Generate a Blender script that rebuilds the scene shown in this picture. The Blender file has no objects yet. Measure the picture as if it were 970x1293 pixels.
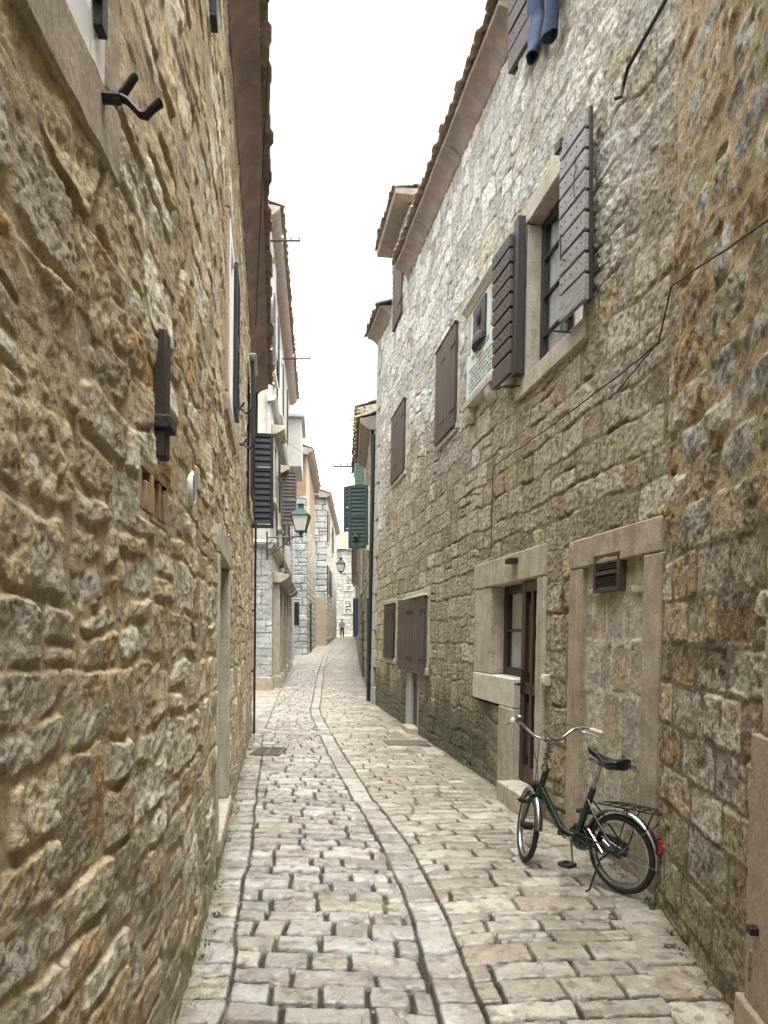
import bpy, math, random
import numpy as np
from mathutils import Vector
SC = bpy.context.scene
COL = SC.collection
R = math.radians
random.seed(7)
CU, CV, FP, CH = 485.0, 800.0, 950.0, 1.65        # photo: principal column, horizon row, focal length in px, eye height

def at(u, v, Y):
    return ((u-CU)/FP*Y, Y, CH-(v-CV)/FP*Y)

# ------------------------------------------------------------------ plan of the street
def smoothed(xs, ys, lo, hi, sig=0.35, n=1600):
    g = np.linspace(lo, hi, n); v = np.interp(g, xs, ys)
    k = int(sig/(g[1]-g[0])*3)+1; w = np.exp(-0.5*(np.arange(-k, k+1)*(g[1]-g[0])/sig)**2); w /= w.sum()
    vp = np.concatenate([v[0]+(v[1]-v[0])*np.arange(-k, 0), v, v[-1]+(v[-1]-v[-2])*np.arange(1, k+1)])
    vs = np.convolve(vp, w, 'valid')
    return lambda q: np.interp(q, g, vs)
_XL = smoothed([-9, 0, 1.4, 2.1, 3.31, 4.84, 6.42, 8.76, 12.4, 15], [-.55, -.72, -.755, -.785, -.893, -1.10, -1.34, -1.68, -2.19, -2.56], -9, 15)
def FL(y, o, z):   # left house: y along the street, o out of the wall, z up
    return (_XL(y)+0.008*z+o, y+0.13*o, z)
def FR(y, o, z):   # right house
    return (2.466-0.155*y+0.02*z-o, y-0.155*o, z)
def FN(y, o, z):   # near right house
    ret = np.maximum(np.asarray(y, float)-4.63, 0)/0.07
    return (1.178+0.108*y+0.028*z-o+0.22*ret**2, y+0.1*o, z)
def FI(x, y, z): return (x, y, z)
def frame_line(p0, p1, side):
    """wall frame along p0->p1 in plan; y = distance along, o = out to the given side (+1 = right of travel)"""
    dx, dy = p1[0]-p0[0], p1[1]-p0[1]; L = math.hypot(dx, dy); tx, ty = dx/L, dy/L; nx, ny = ty*side, -tx*side
    f = lambda a, o, z: (p0[0]+tx*a+nx*o, p0[1]+ty*a+ny*o, z)
    f.L = L
    return f
def frame_at(org, ax, ay, az=(0, 0, 1)):
    def f(a, b, c): return (org[0]+ax[0]*a+ay[0]*b+az[0]*c, org[1]+ax[1]*a+ay[1]*b+az[1]*c, org[2]+ax[2]*a+ay[2]*b+az[2]*c)
    return f
def GZ(y):         # the lane is level, then climbs
    y = np.asarray(y, float); t = (y-19.0)/3.0
    return 0.0245*3.0*np.log1p(np.exp(np.clip(t, -30, 30)))

# ------------------------------------------------------------------ noise and stone fields (numpy)
def _h(ix, iy, s):
    n = (ix.astype(np.int64)*374761393+iy.astype(np.int64)*668265263+s*974634777) & 0xffffffff
    n = ((n ^ (n >> 13))*1274126177) & 0xffffffff
    n = ((n ^ (n >> 16))*2246822519) & 0xffffffff
    return ((n ^ (n >> 15)) & 0xffff)/65535.0
def vn(x, y, s):
    ix, iy = np.floor(x), np.floor(y); fx, fy = x-ix, y-iy
    fx = fx*fx*fx*(fx*(fx*6-15)+10); fy = fy*fy*fy*(fy*(fy*6-15)+10)
    ix = ix.astype(np.int64); iy = iy.astype(np.int64)
    a, b, c, d = _h(ix, iy, s), _h(ix+1, iy, s), _h(ix, iy+1, s), _h(ix+1, iy+1, s)
    return (a+(b-a)*fx)*(1-fy)+(c+(d-c)*fx)*fy
def fbm(x, y, s, f, o=4, g=.5):
    r = 0; a = 1; t = 0
    for i in range(o):
        c, sn = math.cos(i*1.1), math.sin(i*1.1)
        r = r+a*(vn((x*c-y*sn)*f+i*17.3, (x*sn+y*c)*f-i*9.1, s+i)-.5); t += a; a *= g; f *= 2.03
    return r/t*2
def ridged(x, y, s, f, o=4, g=.55):
    r = 0; a = 1; t = 0
    for i in range(o):
        c, sn = math.cos(i*1.3+.4), math.sin(i*1.3+.4)
        r = r+a*(1-np.abs(2*vn((x*c-y*sn)*f+i*7.7, (x*sn+y*c)*f+i*3.1, s+i)-1)); t += a; a *= g; f *= 2.1
    return r/t
def facets(x, y, s, f, tilt=1.0, var=.5):
    # cleft rock: upper envelope of tilted planes, one per jittered cell (continuous, with crisp arrises)
    x = x*f; y = y*f; ix = np.floor(x).astype(np.int64); iy = np.floor(y).astype(np.int64); best = np.full(x.shape, -9.0)
    for dx in (-1, 0, 1):
        for dy in (-1, 0, 1):
            jx, jy = ix+dx, iy+dy; px = x-(jx+_h(jx, jy, s)); py = y-(jy+_h(jx, jy, s+1))
            best = np.maximum(best, var*_h(jx, jy, s+2)+tilt*((_h(jx, jy, s+3)-.5)*px+(_h(jx, jy, s+4)-.5)*py)-.75*(px*px+py*py))
    return best
def sstep(t):
    t = np.clip(t, 0, 1); return t*t*(3-2*t)
def lerp(a, b, t): return a+(b-a)*t

def cells(U, V, rng, rowh, rv, w, wv, split=0.0):
    shp = U.shape; U = U.ravel(); V = V.ravel()
    vmin, vmax = V.min()-.01, V.max()+rowh*3
    e = [vmin-rng.random()*rowh]
    while e[-1] < vmax: e.append(e[-1]+max(rowh*.45, rowh+rv*(rng.random()*2-1)))
    e = np.array(e); r = np.searchsorted(e, V)-1
    order = np.argsort(r, kind='stable'); rs = r[order]; cut = np.searchsorted(rs, np.arange(len(e)+1))
    u0 = np.empty_like(U); u1 = np.empty_like(U); cid = np.zeros(len(U), np.int64); base = 0
    ulo, uhi = U.min()-.01, U.max()+w*3
    for k in range(len(e)):
        idx = order[cut[k]:cut[k+1]]
        n = int((uhi-ulo)/(w*.35))+6
        st = np.maximum(w*.4, w+wv*(rng.random(n)*2-1)*1.0)
        ue = ulo-w*rng.random()*1.5+np.concatenate([[0], np.cumsum(st)])
        if len(idx):
            c = np.clip(np.searchsorted(ue, U[idx])-1, 0, len(ue)-2)
            u0[idx] = ue[c]; u1[idx] = ue[c+1]; cid[idx] = base+c
        base += len(ue)
    v0 = e[r]; v1 = e[r+1]
    tab = rng.random((base*2+2, 8))
    if split > 0:
        sp = (tab[cid*2, 7] < split) & ((v1-v0) > rowh*.75); f = .36+.28*tab[cid*2, 6]; vm = v0+(v1-v0)*f; up = V > vm
        v1 = np.where(sp & ~up, vm, v1); v0 = np.where(sp & up, vm, v0); cid = cid*2+(sp & up)
    else: cid = cid*2
    rn = tab[cid]
    return [a.reshape(shp) for a in (u0, u1, v0, v1)], rn.reshape(shp+(8,))

def edge_dist(U, V, ed, rn, rad, cham):
    u0, u1, v0, v1 = ed
    du = np.minimum(U-u0, u1-U); dv = np.minimum(V-v0, v1-V)
    r = np.minimum(rad, np.minimum(u1-u0, v1-v0)*.45)
    q = np.maximum(r-du, 0); s = np.maximum(r-dv, 0)
    d = np.where((q > 0) & (s > 0), r-np.hypot(q, s), np.minimum(du, dv))
    hw, hh = (u1-u0)/2, (v1-v0)/2; pu, pv = U-(u0+u1)/2, V-(v0+v1)/2
    if cham > 0:
        for k in (0, 1):
            th = rn[..., 2+k]*6.283; c, s_ = np.cos(th), np.sin(th)
            off = (hw*np.abs(c)+hh*np.abs(s_))*(1.02-cham*rn[..., 4+k])
            d = np.minimum(d, off-(pu*c+pv*s_))
    return d, pu, pv

# ------------------------------------------------------------------ materials
MATS = {}
def nm(name):
    m = bpy.data.materials.new(name); m.use_nodes = True; nt = m.node_tree
    for n in list(nt.nodes):
        if n.type != 'OUTPUT_MATERIAL': nt.nodes.remove(n)
    out = [n for n in nt.nodes if n.type == 'OUTPUT_MATERIAL'][0]
    b = nt.nodes.new('ShaderNodeBsdfPrincipled'); nt.links.new(b.outputs[0], out.inputs[0])
    MATS[name] = m
    return m, nt, b
def noise(nt, vec, scale, detail=4, rough=.6, dist=0):
    n = nt.nodes.new('ShaderNodeTexNoise'); n.inputs['Scale'].default_value = scale; n.inputs['Detail'].default_value = detail
    n.inputs['Roughness'].default_value = rough; n.inputs['Distortion'].default_value = dist
    nt.links.new(vec, n.inputs['Vector']); return n.outputs['Fac']
def ramp(nt, fac, stops):
    n = nt.nodes.new('ShaderNodeValToRGB'); e = n.color_ramp.elements
    while len(e) < len(stops): e.new(.5)
    for i, (p, c) in enumerate(stops): e[i].position = p; e[i].color = tuple(c)+(1,) if len(c) == 3 else c
    nt.links.new(fac, n.inputs[0]); return n.outputs[0]
def mix(nt, a, b, fac, mode='MIX'):
    n = nt.nodes.new('ShaderNodeMix'); n.data_type = 'RGBA'; n.blend_type = mode
    for sock, v in ((n.inputs[0], fac), (n.inputs[6], a), (n.inputs[7], b)):
        if isinstance(v, bpy.types.NodeSocket): nt.links.new(v, sock)
        elif isinstance(v, (int, float)): sock.default_value = v
        else: sock.default_value = tuple(v)+(1,)
    return n.outputs[2]
def gray(v): return (v, v, v)
def coords(nt, sc=(1, 1, 1)):
    t = nt.nodes.new('ShaderNodeTexCoord'); m = nt.nodes.new('ShaderNodeMapping'); m.inputs['Scale'].default_value = sc
    nt.links.new(t.outputs['Object'], m.inputs['Vector']); return m.outputs['Vector']
def bumps(nt, b, lst):
    prev = None
    for h, st, dist in lst:
        n = nt.nodes.new('ShaderNodeBump'); n.inputs['Strength'].default_value = st; n.inputs['Distance'].default_value = dist
        nt.links.new(h, n.inputs['Height'])
        if prev: nt.links.new(prev, n.inputs['Normal'])
        prev = n.outputs['Normal']
    nt.links.new(prev, b.inputs['Normal'])
def mat_attr(name, rough, var=(.6, 1.35), fs=60, bst=.8, bd=.006, rough2=None, pit=0, pc=(.40, .46)):
    m, nt, b = nm(name); v = coords(nt)
    a = nt.nodes.new('ShaderNodeAttribute'); a.attribute_name = 'col'
    n1 = noise(nt, v, fs, 6, .72, .6); n2 = noise(nt, v, fs*.22, 4, .62, .4); n3 = noise(nt, v, fs*2.6, 3, .65)
    f1 = ramp(nt, n1, [(.34, gray(var[0])), (.66, gray(var[1]))]); f2 = ramp(nt, n2, [(.35, gray(.82)), (.65, gray(1.16))]); f3 = ramp(nt, n3, [(.36, gray(var[0]*.5+.5)), (.64, gray(var[1]*.5+.5))])
    c = mix(nt, a.outputs['Color'], f1, 1, 'MULTIPLY'); c = mix(nt, c, f2, 1, 'MULTIPLY'); c = mix(nt, c, f3, 1, 'MULTIPLY')
    n5 = noise(nt, v, fs*7, 2, .6); c = mix(nt, c, ramp(nt, n5, [(.36, gray(.80)), (.64, gray(1.16))]), 1, 'MULTIPLY')
    if pit:
        n4 = noise(nt, v, fs*.75, 5, .75, 1.2); p = ramp(nt, n4, [(pc[0], gray(.30)), (pc[1], gray(1))]); c = mix(nt, c, p, pit, 'MULTIPLY')
    nt.links.new(c, b.inputs['Base Color'])
    if rough2 is not None:
        rr = ramp(nt, n2, [(.3, gray(rough)), (.75, gray(rough2))]); nt.links.new(rr, b.inputs['Roughness'])
    else: b.inputs['Roughness'].default_value = rough; b.inputs['Specular IOR Level'].default_value = .3
    l = [(n2, bst*.6, bd*2.5), (n1, bst, bd), (n3, bst*.8, bd*.5)]
    if pit: l.append((n4, bst*.8, bd*1.2))
    bumps(nt, b, l)
    return m
def mat_plain(name, c, rough=.6, c2=None, fs=14, bst=.25, bd=.003, metal=0, sc=(1, 1, 1), streak=None, spec=None, grain=0):
    m, nt, b = nm(name); v = coords(nt, sc)
    c2 = c2 or tuple(x*.72 for x in c)
    n1 = noise(nt, v, fs, 5, .65); col = ramp(nt, n1, [(.3, c2), (.68, c)])
    if streak:
        v2 = coords(nt, (1, 1, .12)); n2 = noise(nt, v2, streak[1], 4, .6); col = mix(nt, col, streak[0], ramp(nt, n2, [(.5, gray(0)), (.72, gray(streak[2]))]))
    if grain:
        g1 = ramp(nt, noise(nt, v, 70, 5, .7, .5), [(.34, gray(1-.38*grain)), (.66, gray(1+.26*grain))]); g2 = ramp(nt, noise(nt, v, 32, 5, .75, 1), [(.34, gray(.35)), (.40, gray(1))])
        col = mix(nt, mix(nt, col, g1, 1, 'MULTIPLY'), g2, .6*grain, 'MULTIPLY')
    nt.links.new(col, b.inputs['Base Color']); b.inputs['Roughness'].default_value = rough; b.inputs['Metallic'].default_value = metal
    if spec is not None: b.inputs['Specular IOR Level'].default_value = spec
    if bst: bumps(nt, b, [(noise(nt, v, fs*4, 4, .6), bst, bd)])
    return m
def mat_glass(name, c, rough=.06):
    m, nt, b = nm(name); b.inputs['Base Color'].default_value = tuple(c)+(1,); b.inputs['Roughness'].default_value = rough
    b.inputs['Specular IOR Level'].default_value = .6
    return m
def mat_clear(name, tint=(.93, .95, .95)):
    m, nt, b = nm(name); out = [n for n in nt.nodes if n.type == 'OUTPUT_MATERIAL'][0]
    t = nt.nodes.new('ShaderNodeBsdfTransparent'); t.inputs[0].default_value = tint+(1,); g = nt.nodes.new('ShaderNodeBsdfGlossy'); g.inputs['Roughness'].default_value = .03
    lw = nt.nodes.new('ShaderNodeLayerWeight'); lw.inputs['Blend'].default_value = .5; f = nt.nodes.new('ShaderNodeMath'); f.operation = 'POWER'; f.inputs[1].default_value = 4; nt.links.new(lw.outputs['Facing'], f.inputs[0]); f2 = nt.nodes.new('ShaderNodeMath'); f2.operation = 'MULTIPLY_ADD'; f2.inputs[1].default_value = .8; f2.inputs[2].default_value = .12; nt.links.new(f.outputs[0], f2.inputs[0]); f = f2; mx = nt.nodes.new('ShaderNodeMixShader')
    nt.links.new(f.outputs[0], mx.inputs[0]); nt.links.new(t.outputs[0], mx.inputs[1]); nt.links.new(g.outputs[0], mx.inputs[2]); nt.links.new(mx.outputs[0], out.inputs[0])
    nt.nodes.remove(b)

mat_attr('left_rubble', .86, (.74, 1.24), 42, .7, .006, pit=.5, pc=(.30, .36))
mat_attr('right_masonry', .9, (.66, 1.30), 44, .9, .008, pit=.75, pc=(.36, .42))
mat_attr('near_masonry', .9, (.64, 1.32), 42, .9, .010, pit=.75, pc=(.36, .42))
mat_attr('far_masonry', .9, (.75, 1.2), 16, .7, .012, pit=.6)
mat_attr('worn_paving', .24, (.80, 1.16), 38, .4, .004, .50, pit=.6, pc=(.33, .38))
mat_plain('pale_stone', (.54, .495, .41), .82, (.34, .295, .225), 5, .6, .005, streak=((.24, .17, .10), 9, .55), grain=.9)
mat_plain('white_stone', (.66, .63, .56), .75, (.50, .46, .38), 9, .4, .003, grain=.9)
mat_plain('grey_stone', (.42, .41, .385), .8, (.33, .32, .30), 6, .4, .003, grain=.9)
mat_plain('tan_stone', (.43, .355, .255), .85, (.32, .26, .18), 8, .6, .005, grain=.9)
mat_plain('ochre_stone', (.50, .43, .32), .85, (.27, .22, .15), 5, .7, .006, streak=((.24, .165, .09), 7, .6), grain=.9)
mat_plain('white_plaster', (.42, .405, .365), .9, (.27, .255, .22), 3, .3, .004, streak=((.26, .235, .19), 3, .7), grain=.5)
mat_plain('brown_plaster', (.29, .21, .145), .9, (.20, .14, .092), 2, .3, .004, streak=((.20, .13, .09), 2.5, .7), grain=.5)
mat_plain('cornice_plaster', (.31, .275, .24), .9, (.19, .165, .145), 5, .5, .005, streak=((.33, .17, .10), 5, .35), grain=.5)
mat_plain('cornice_dark', (.36, .27, .245), .92, (.20, .145, .13), 4, .6, .006, grain=.5)
mat_plain('roof_tile', (.36, .21, .14), .85, (.24, .16, .12), 6, .5, .004)
mat_plain('brown_wood', (.092, .058, .043), .6, (.05, .032, .025), 6, .5, .003, sc=(6, 6, .5), grain=.7)
mat_plain('weathered_wood', (.40, .385, .37), .65, (.15, .14, .135), 7, .5, .003, sc=(4, .8, 9), grain=.7)
mat_plain('worn_brown_wood', (.10, .078, .066), .62, (.05, .038, .031), 7, .5, .003, sc=(4, .8, 7), grain=.7)
mat_plain('dark_wood', (.045, .033, .028), .55, (.022, .017, .015), 8, .4, .003, sc=(5, 5, .6), grain=.7)
mat_plain('red_brown_wood', (.062, .026, .018), .45, (.032, .015, .012), 8, .4, .003, sc=(6, 6, .5))
mat_plain('green_paint', (.032, .075, .062), .5, (.018, .045, .038), 9, .3, .002, grain=.7)
mat_plain('teal_paint', (.022, .052, .044), .6, (.013, .032, .027), 9, .3, .002, grain=.7)
mat_plain('pale_green_paint', (.16, .24, .18), .6)
mat_plain('black_green_paint', (.018, .026, .024), .5, (.011, .015, .014), 9, .3, .002, grain=.7)
mat_plain('blue_paint', (.06, .10, .15), .6)
mat_plain('iron', (.018, .016, .015), .55, (.032, .020, .014), 30, .5, .002, metal=.3)
mat_plain('rusty_iron', (.048, .035, .029), .75, (.022, .017, .014), 20, .6, .003, metal=.2)
mat_plain('grate_iron', (.21, .17, .13), .8, (.12, .10, .08), 20, .5, .003, metal=.3)
mat_plain('cable_rubber', (.02, .018, .017), .6, bst=0)
mat_plain('white_frame', (.80, .80, .78), .4, (.72, .72, .70), 5, 0)
mat_plain('cream_plastic', (.62, .58, .46), .5, (.52, .48, .38), 9, 0)
mat_plain('curtain', (.86, .87, .88), .9, (.76, .77, .79), 4, 0, sc=(14, 14, .7))
mat_plain('interior', (.03, .027, .024), .9, bst=0)
mat_plain('soil', (.09, .075, .055), .95)
mat_plain('denim', (.04, .066, .115), .9, (.017, .029, .055), 11, .6, .003)
mat_plain('terracotta', (.40, .295, .18), .95, (.24, .16, .09), 16)
mat_plain('letter_green', (.045, .075, .06), .7, bst=0)
mat_plain('bronze', (.045, .046, .046), .45, (.025, .025, .026), 10, .3, .003, metal=.5)
mat_plain('plaque_marble', (.62, .66, .61), .45, (.52, .57, .52), 4, .2, .002)
mat_plain('moss_green', (.10, .12, .035), .95, (.06, .075, .022), 20)
mat_plain('leaf_green', (.075, .11, .03), .7, (.15, .15, .05), 8, 0)
mat_plain('brown_leaf', (.13, .075, .04), .8, bst=0)
mat_plain('bike_green', (.008, .032, .014), .28, (.006, .022, .010), 20, 0, spec=.6)
mat_plain('bike_chrome', (.50, .50, .51), .24, (.30, .28, .26), 25, .1, .001, metal=1)
mat_plain('tyre_rubber', (.018, .018, .018), .75, (.03, .028, .025), 30, .3, .001)
mat_plain('saddle_vinyl', (.012, .012, .013), .33, bst=.1)
mat_plain('grip_plastic', (.66, .62, .48), .5, bst=0)
mat_plain('cable_brown', (.10, .035, .022), .5, bst=0)
mat_plain('reflector_red', (.32, .012, .012), .2, bst=0)
mat_plain('shirt_blue', (.28, .40, .55), .9)
mat_plain('trousers_dark', (.03, .028, .03), .9)
mat_plain('skin', (.42, .26, .18), .6, bst=0)
mat_plain('hair_dark', (.02, .015, .012), .7, bst=0)
mat_plain('lamp_green', (.008, .03, .025), .75, (.012, .04, .032), 12, .1)
mat_plain('lamp_iron', (.02, .026, .025), .5, bst=.1)
mat_clear('window_glass')
mat_glass('dark_glass', (.02, .022, .024), .05)
m, nt, b = nm('lamp_glass'); b.inputs['Base Color'].default_value = (.80, .82, .74, 1); b.inputs['Roughness'].default_value = .35
b.inputs['Transmission Weight'].default_value = .45

# ------------------------------------------------------------------ object helpers
ORG = {}
def thing(name, label, cat, loc=(0, 0, 0), group=None):
    o = bpy.data.objects.new(name, None); COL.objects.link(o); o.location = loc; o.empty_display_size = .1
    o['label'] = label; o['category'] = cat
    if group: o['group'] = group
    ORG[o.name] = tuple(loc)
    return o
def tag(o, label, cat, group=None):
    o['label'] = label; o['category'] = cat
    if group: o['group'] = group
    return o
def link(name, me, mat, parent=None, org=None):
    o = bpy.data.objects.new(name, me); COL.objects.link(o)
    if mat: me.materials.append(MATS[mat])
    if parent: o.parent = parent; ORG[o.name] = ORG[parent.name]
    elif org: o.location = org; ORG[o.name] = tuple(org)
    else: ORG[o.name] = (0, 0, 0)
    return o
class MB:
    def __init__(s): s.v = []; s.f = []
    def add(s, vs, fs):
        n = len(s.v); s.v += [tuple(float(c) for c in p) for p in vs]; s.f += [tuple(i+n for i in f) for f in fs]; return s
    def box(s, F, a0, a1, b0, b1, c0, c1):
        vs = [F(a, b, c) for c in (c0, c1) for b in (b0, b1) for a in (a0, a1)]
        return s.add(vs, [(0, 2, 3, 1), (4, 5, 7, 6), (0, 1, 5, 4), (2, 6, 7, 3), (0, 4, 6, 2), (1, 3, 7, 5)])
    def prism(s, F, poly, b0, b1):       # polygon in (a,c), extruded along b
        n = len(poly); vs = [F(a, b0, c) for a, c in poly]+[F(a, b1, c) for a, c in poly]
        return s.add(vs, [tuple(range(n)), tuple(range(2*n-1, n-1, -1))]+[(i, i+n, (i+1) % n+n, (i+1) % n) for i in range(n)])
    def sweep(s, F, prof, ys, zf=None):  # closed profile [(o,z)] along y
        n = len(prof); vs = []; fs = []
        for y in ys:
            dz = zf(y) if zf else 0
            vs += [F(y, o, z+dz) for o, z in prof]
        for k in range(len(ys)-1):
            for i in range(n): j = (i+1) % n; fs.append((k*n+i, k*n+j, k*n+n+j, k*n+n+i))
        fs.append(tuple(range(n-1, -1, -1))); fs.append(tuple((len(ys)-1)*n+i for i in range(n)))
        return s.add(vs, fs)
    def tube(s, pts, r, n=8, closed=False, flat=1.0):
        P = [Vector(p) for p in pts]; m = len(P); rs = list(r) if hasattr(r, '__len__') else [r]*m
        T = []
        for i in range(m):
            a = P[(i-1) % m] if closed or i > 0 else P[i]; b_ = P[(i+1) % m] if closed or i < m-1 else P[i]
            t = (b_-a); T.append(t.normalized() if t.length > 1e-9 else Vector((0, 0, 1)))
        up = Vector((0, 0, 1)) if abs(T[0].z) < .9 else Vector((1, 0, 0))
        x = T[0].cross(up).normalized(); vs = []; fs = []
        for i in range(m):
            x = (x-T[i]*x.dot(T[i])); x = x.normalized() if x.length > 1e-6 else T[i].orthogonal().normalized()
            y = T[i].cross(x)
            for k in range(n):
                a = 2*math.pi*k/n; vs.append(P[i]+x*(math.cos(a)*rs[i])+y*(math.sin(a)*rs[i]*flat))
        for i in range(m if closed else m-1):
            j = (i+1) % m
            for k in range(n): l = (k+1) % n; fs.append((i*n+k, i*n+l, j*n+l, j*n+k))
        if not closed: fs.append(tuple(range(n-1, -1, -1))); fs.append(tuple((m-1)*n+k for k in range(n)))
        return s.add(vs, fs)
    def lathe(s, F, prof, n=16, square=False):   # prof [(r,z)] about F's c axis
        vs = []; fs = []; m = len(prof)
        for r, z in prof:
            for k in range(n): a = 2*math.pi*(k+.5)/n; vs.append(F(r*math.cos(a), r*math.sin(a), z))
        for i in range(m-1):
            for k in range(n): l = (k+1) % n; fs.append((i*n+k, i*n+l, i*n+n+l, i*n+n+k))
        fs.append(tuple(range(n-1, -1, -1))); fs.append(tuple((m-1)*n+k for k in range(n)))
        return s.add(vs, fs)
    def ball(s, c, r, n=12, sc=(1, 1, 1)):
        F = lambda a, b, z: (c[0]+a*sc[0], c[1]+b*sc[1], c[2]+z*sc[2])
        return s.lathe(F, [(max(r*math.sin(math.pi*i/8), 1e-4), -r*math.cos(math.pi*i/8)) for i in range(9)], n)
    def build(s, name, mat, parent=None, org=None, bevel=0, ang=38):
        o0 = ORG[parent.name] if parent else (org or (0, 0, 0))
        me = bpy.data.meshes.new(name); me.from_pydata([(x-o0[0], y-o0[1], z-o0[2]) for x, y, z in s.v], [], s.f); me.update()
        import bmesh
        bm = bmesh.new(); bm.from_mesh(me); bmesh.ops.recalc_face_normals(bm, faces=bm.faces); bm.to_mesh(me); bm.free()
        me.polygons.foreach_set('use_smooth', [True]*len(me.polygons)); me.set_sharp_from_angle(angle=R(ang))
        o = link(name, me, mat, parent, org)
        if bevel:
            b = o.modifiers.new('edge', 'BEVEL'); b.width = bevel; b.segments = 2; b.limit_method = 'ANGLE'; b.angle_limit = R(50); b.harden_normals = False
        return o

def grid_mesh(name, X, Y, Z, col, mat, parent=None, keep=None, org=None):
    nr, nc = X.shape; o0 = ORG[parent.name] if parent else (org or (0, 0, 0))
    co = np.stack([X-o0[0], Y-o0[1], Z-o0[2]], -1).reshape(-1, 3).astype(np.float32)
    i = (np.arange(nr-1)[:, None]*nc+np.arange(nc-1)[None, :])
    q = np.stack([i, i+1, i+nc+1, i+nc], -1).reshape(-1, 4)
    if keep is not None: q = q[keep.ravel()]
    me = bpy.data.meshes.new(name)
    me.vertices.add(len(co)); me.vertices.foreach_set('co', co.ravel())
    me.loops.add(q.size); me.loops.foreach_set('vertex_index', q.ravel().astype(np.int32))
    me.polygons.add(len(q)); me.polygons.foreach_set('loop_start', np.arange(0, q.size, 4, dtype=np.int32))
    me.polygons.foreach_set('use_smooth', np.ones(len(q), bool))
    if col is not None:
        a = me.attributes.new('col', 'FLOAT_COLOR', 'POINT'); c4 = np.ones((len(co), 4), np.float32); c4[:, :3] = np.clip(col.reshape(-1, 3), .004, .9); a.data.foreach_set('color', c4.ravel())
    me.update(calc_edges=True)
    return link(name, me, mat, parent, org)
def steps(lo, hi, fn):
    y = [lo]
    while y[-1] < hi: y.append(y[-1]+fn(y[-1]))
    y[-1] = hi; return np.array(y)
def with_lines(a, extra):
    extra = np.array(sorted(extra)); extra = extra[(extra > a[0]) & (extra < a[-1])]
    if not len(extra): return a
    d = np.abs(a[:, None]-extra[None, :]).min(1); keep = d > 2.5e-3; keep[0] = keep[-1] = True
    return np.unique(np.concatenate([a[keep], extra]))

def stone_wall(name, F, ys, zs, style, mat, parent, openings=(), top=None, flip=False, seed=1):
    ys = with_lines(ys, [v for o in openings for v in o[:2]]); zs = with_lines(zs, [v for o in openings for v in o[2:4]])
    Yg, Zg = np.meshgrid(ys, zs); h, col = style(Yg, Zg, seed); col = col*C3((.98, 1.015, 1.0))*(1.07 if mat in ('left_rubble', 'near_masonry') else 1.0)
    for (a, b, c, d) in openings:      # let the stones die away at a frame
        dd = np.maximum(np.maximum(a-Yg, Yg-b), np.maximum(c-Zg, Zg-d)); h = np.where(dd < .03, np.minimum(h, .004), h)
    yc = (ys[:-1]+ys[1:])/2; zc = (zs[:-1]+zs[1:])/2; keep = np.ones((len(zc), len(yc)), bool)
    for (a, b, c, d) in openings: keep &= ~((yc[None, :] > a) & (yc[None, :] < b) & (zc[:, None] > c) & (zc[:, None] < d))
    if top is not None: keep &= zc[:, None] < top(yc)[None, :]
    x, y, z = F(Yg, h, Zg)
    if flip: x, y, z = x[:, ::-1], y[:, ::-1], z[:, ::-1]; col = col[:, ::-1]; keep = keep[:, ::-1]
    return grid_mesh(name, x, y, z, col, mat, parent, keep)

def C3(a): return np.array(a, float)
def blend(c, c2, t): return c+(c2-c)*t[..., None]
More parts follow.
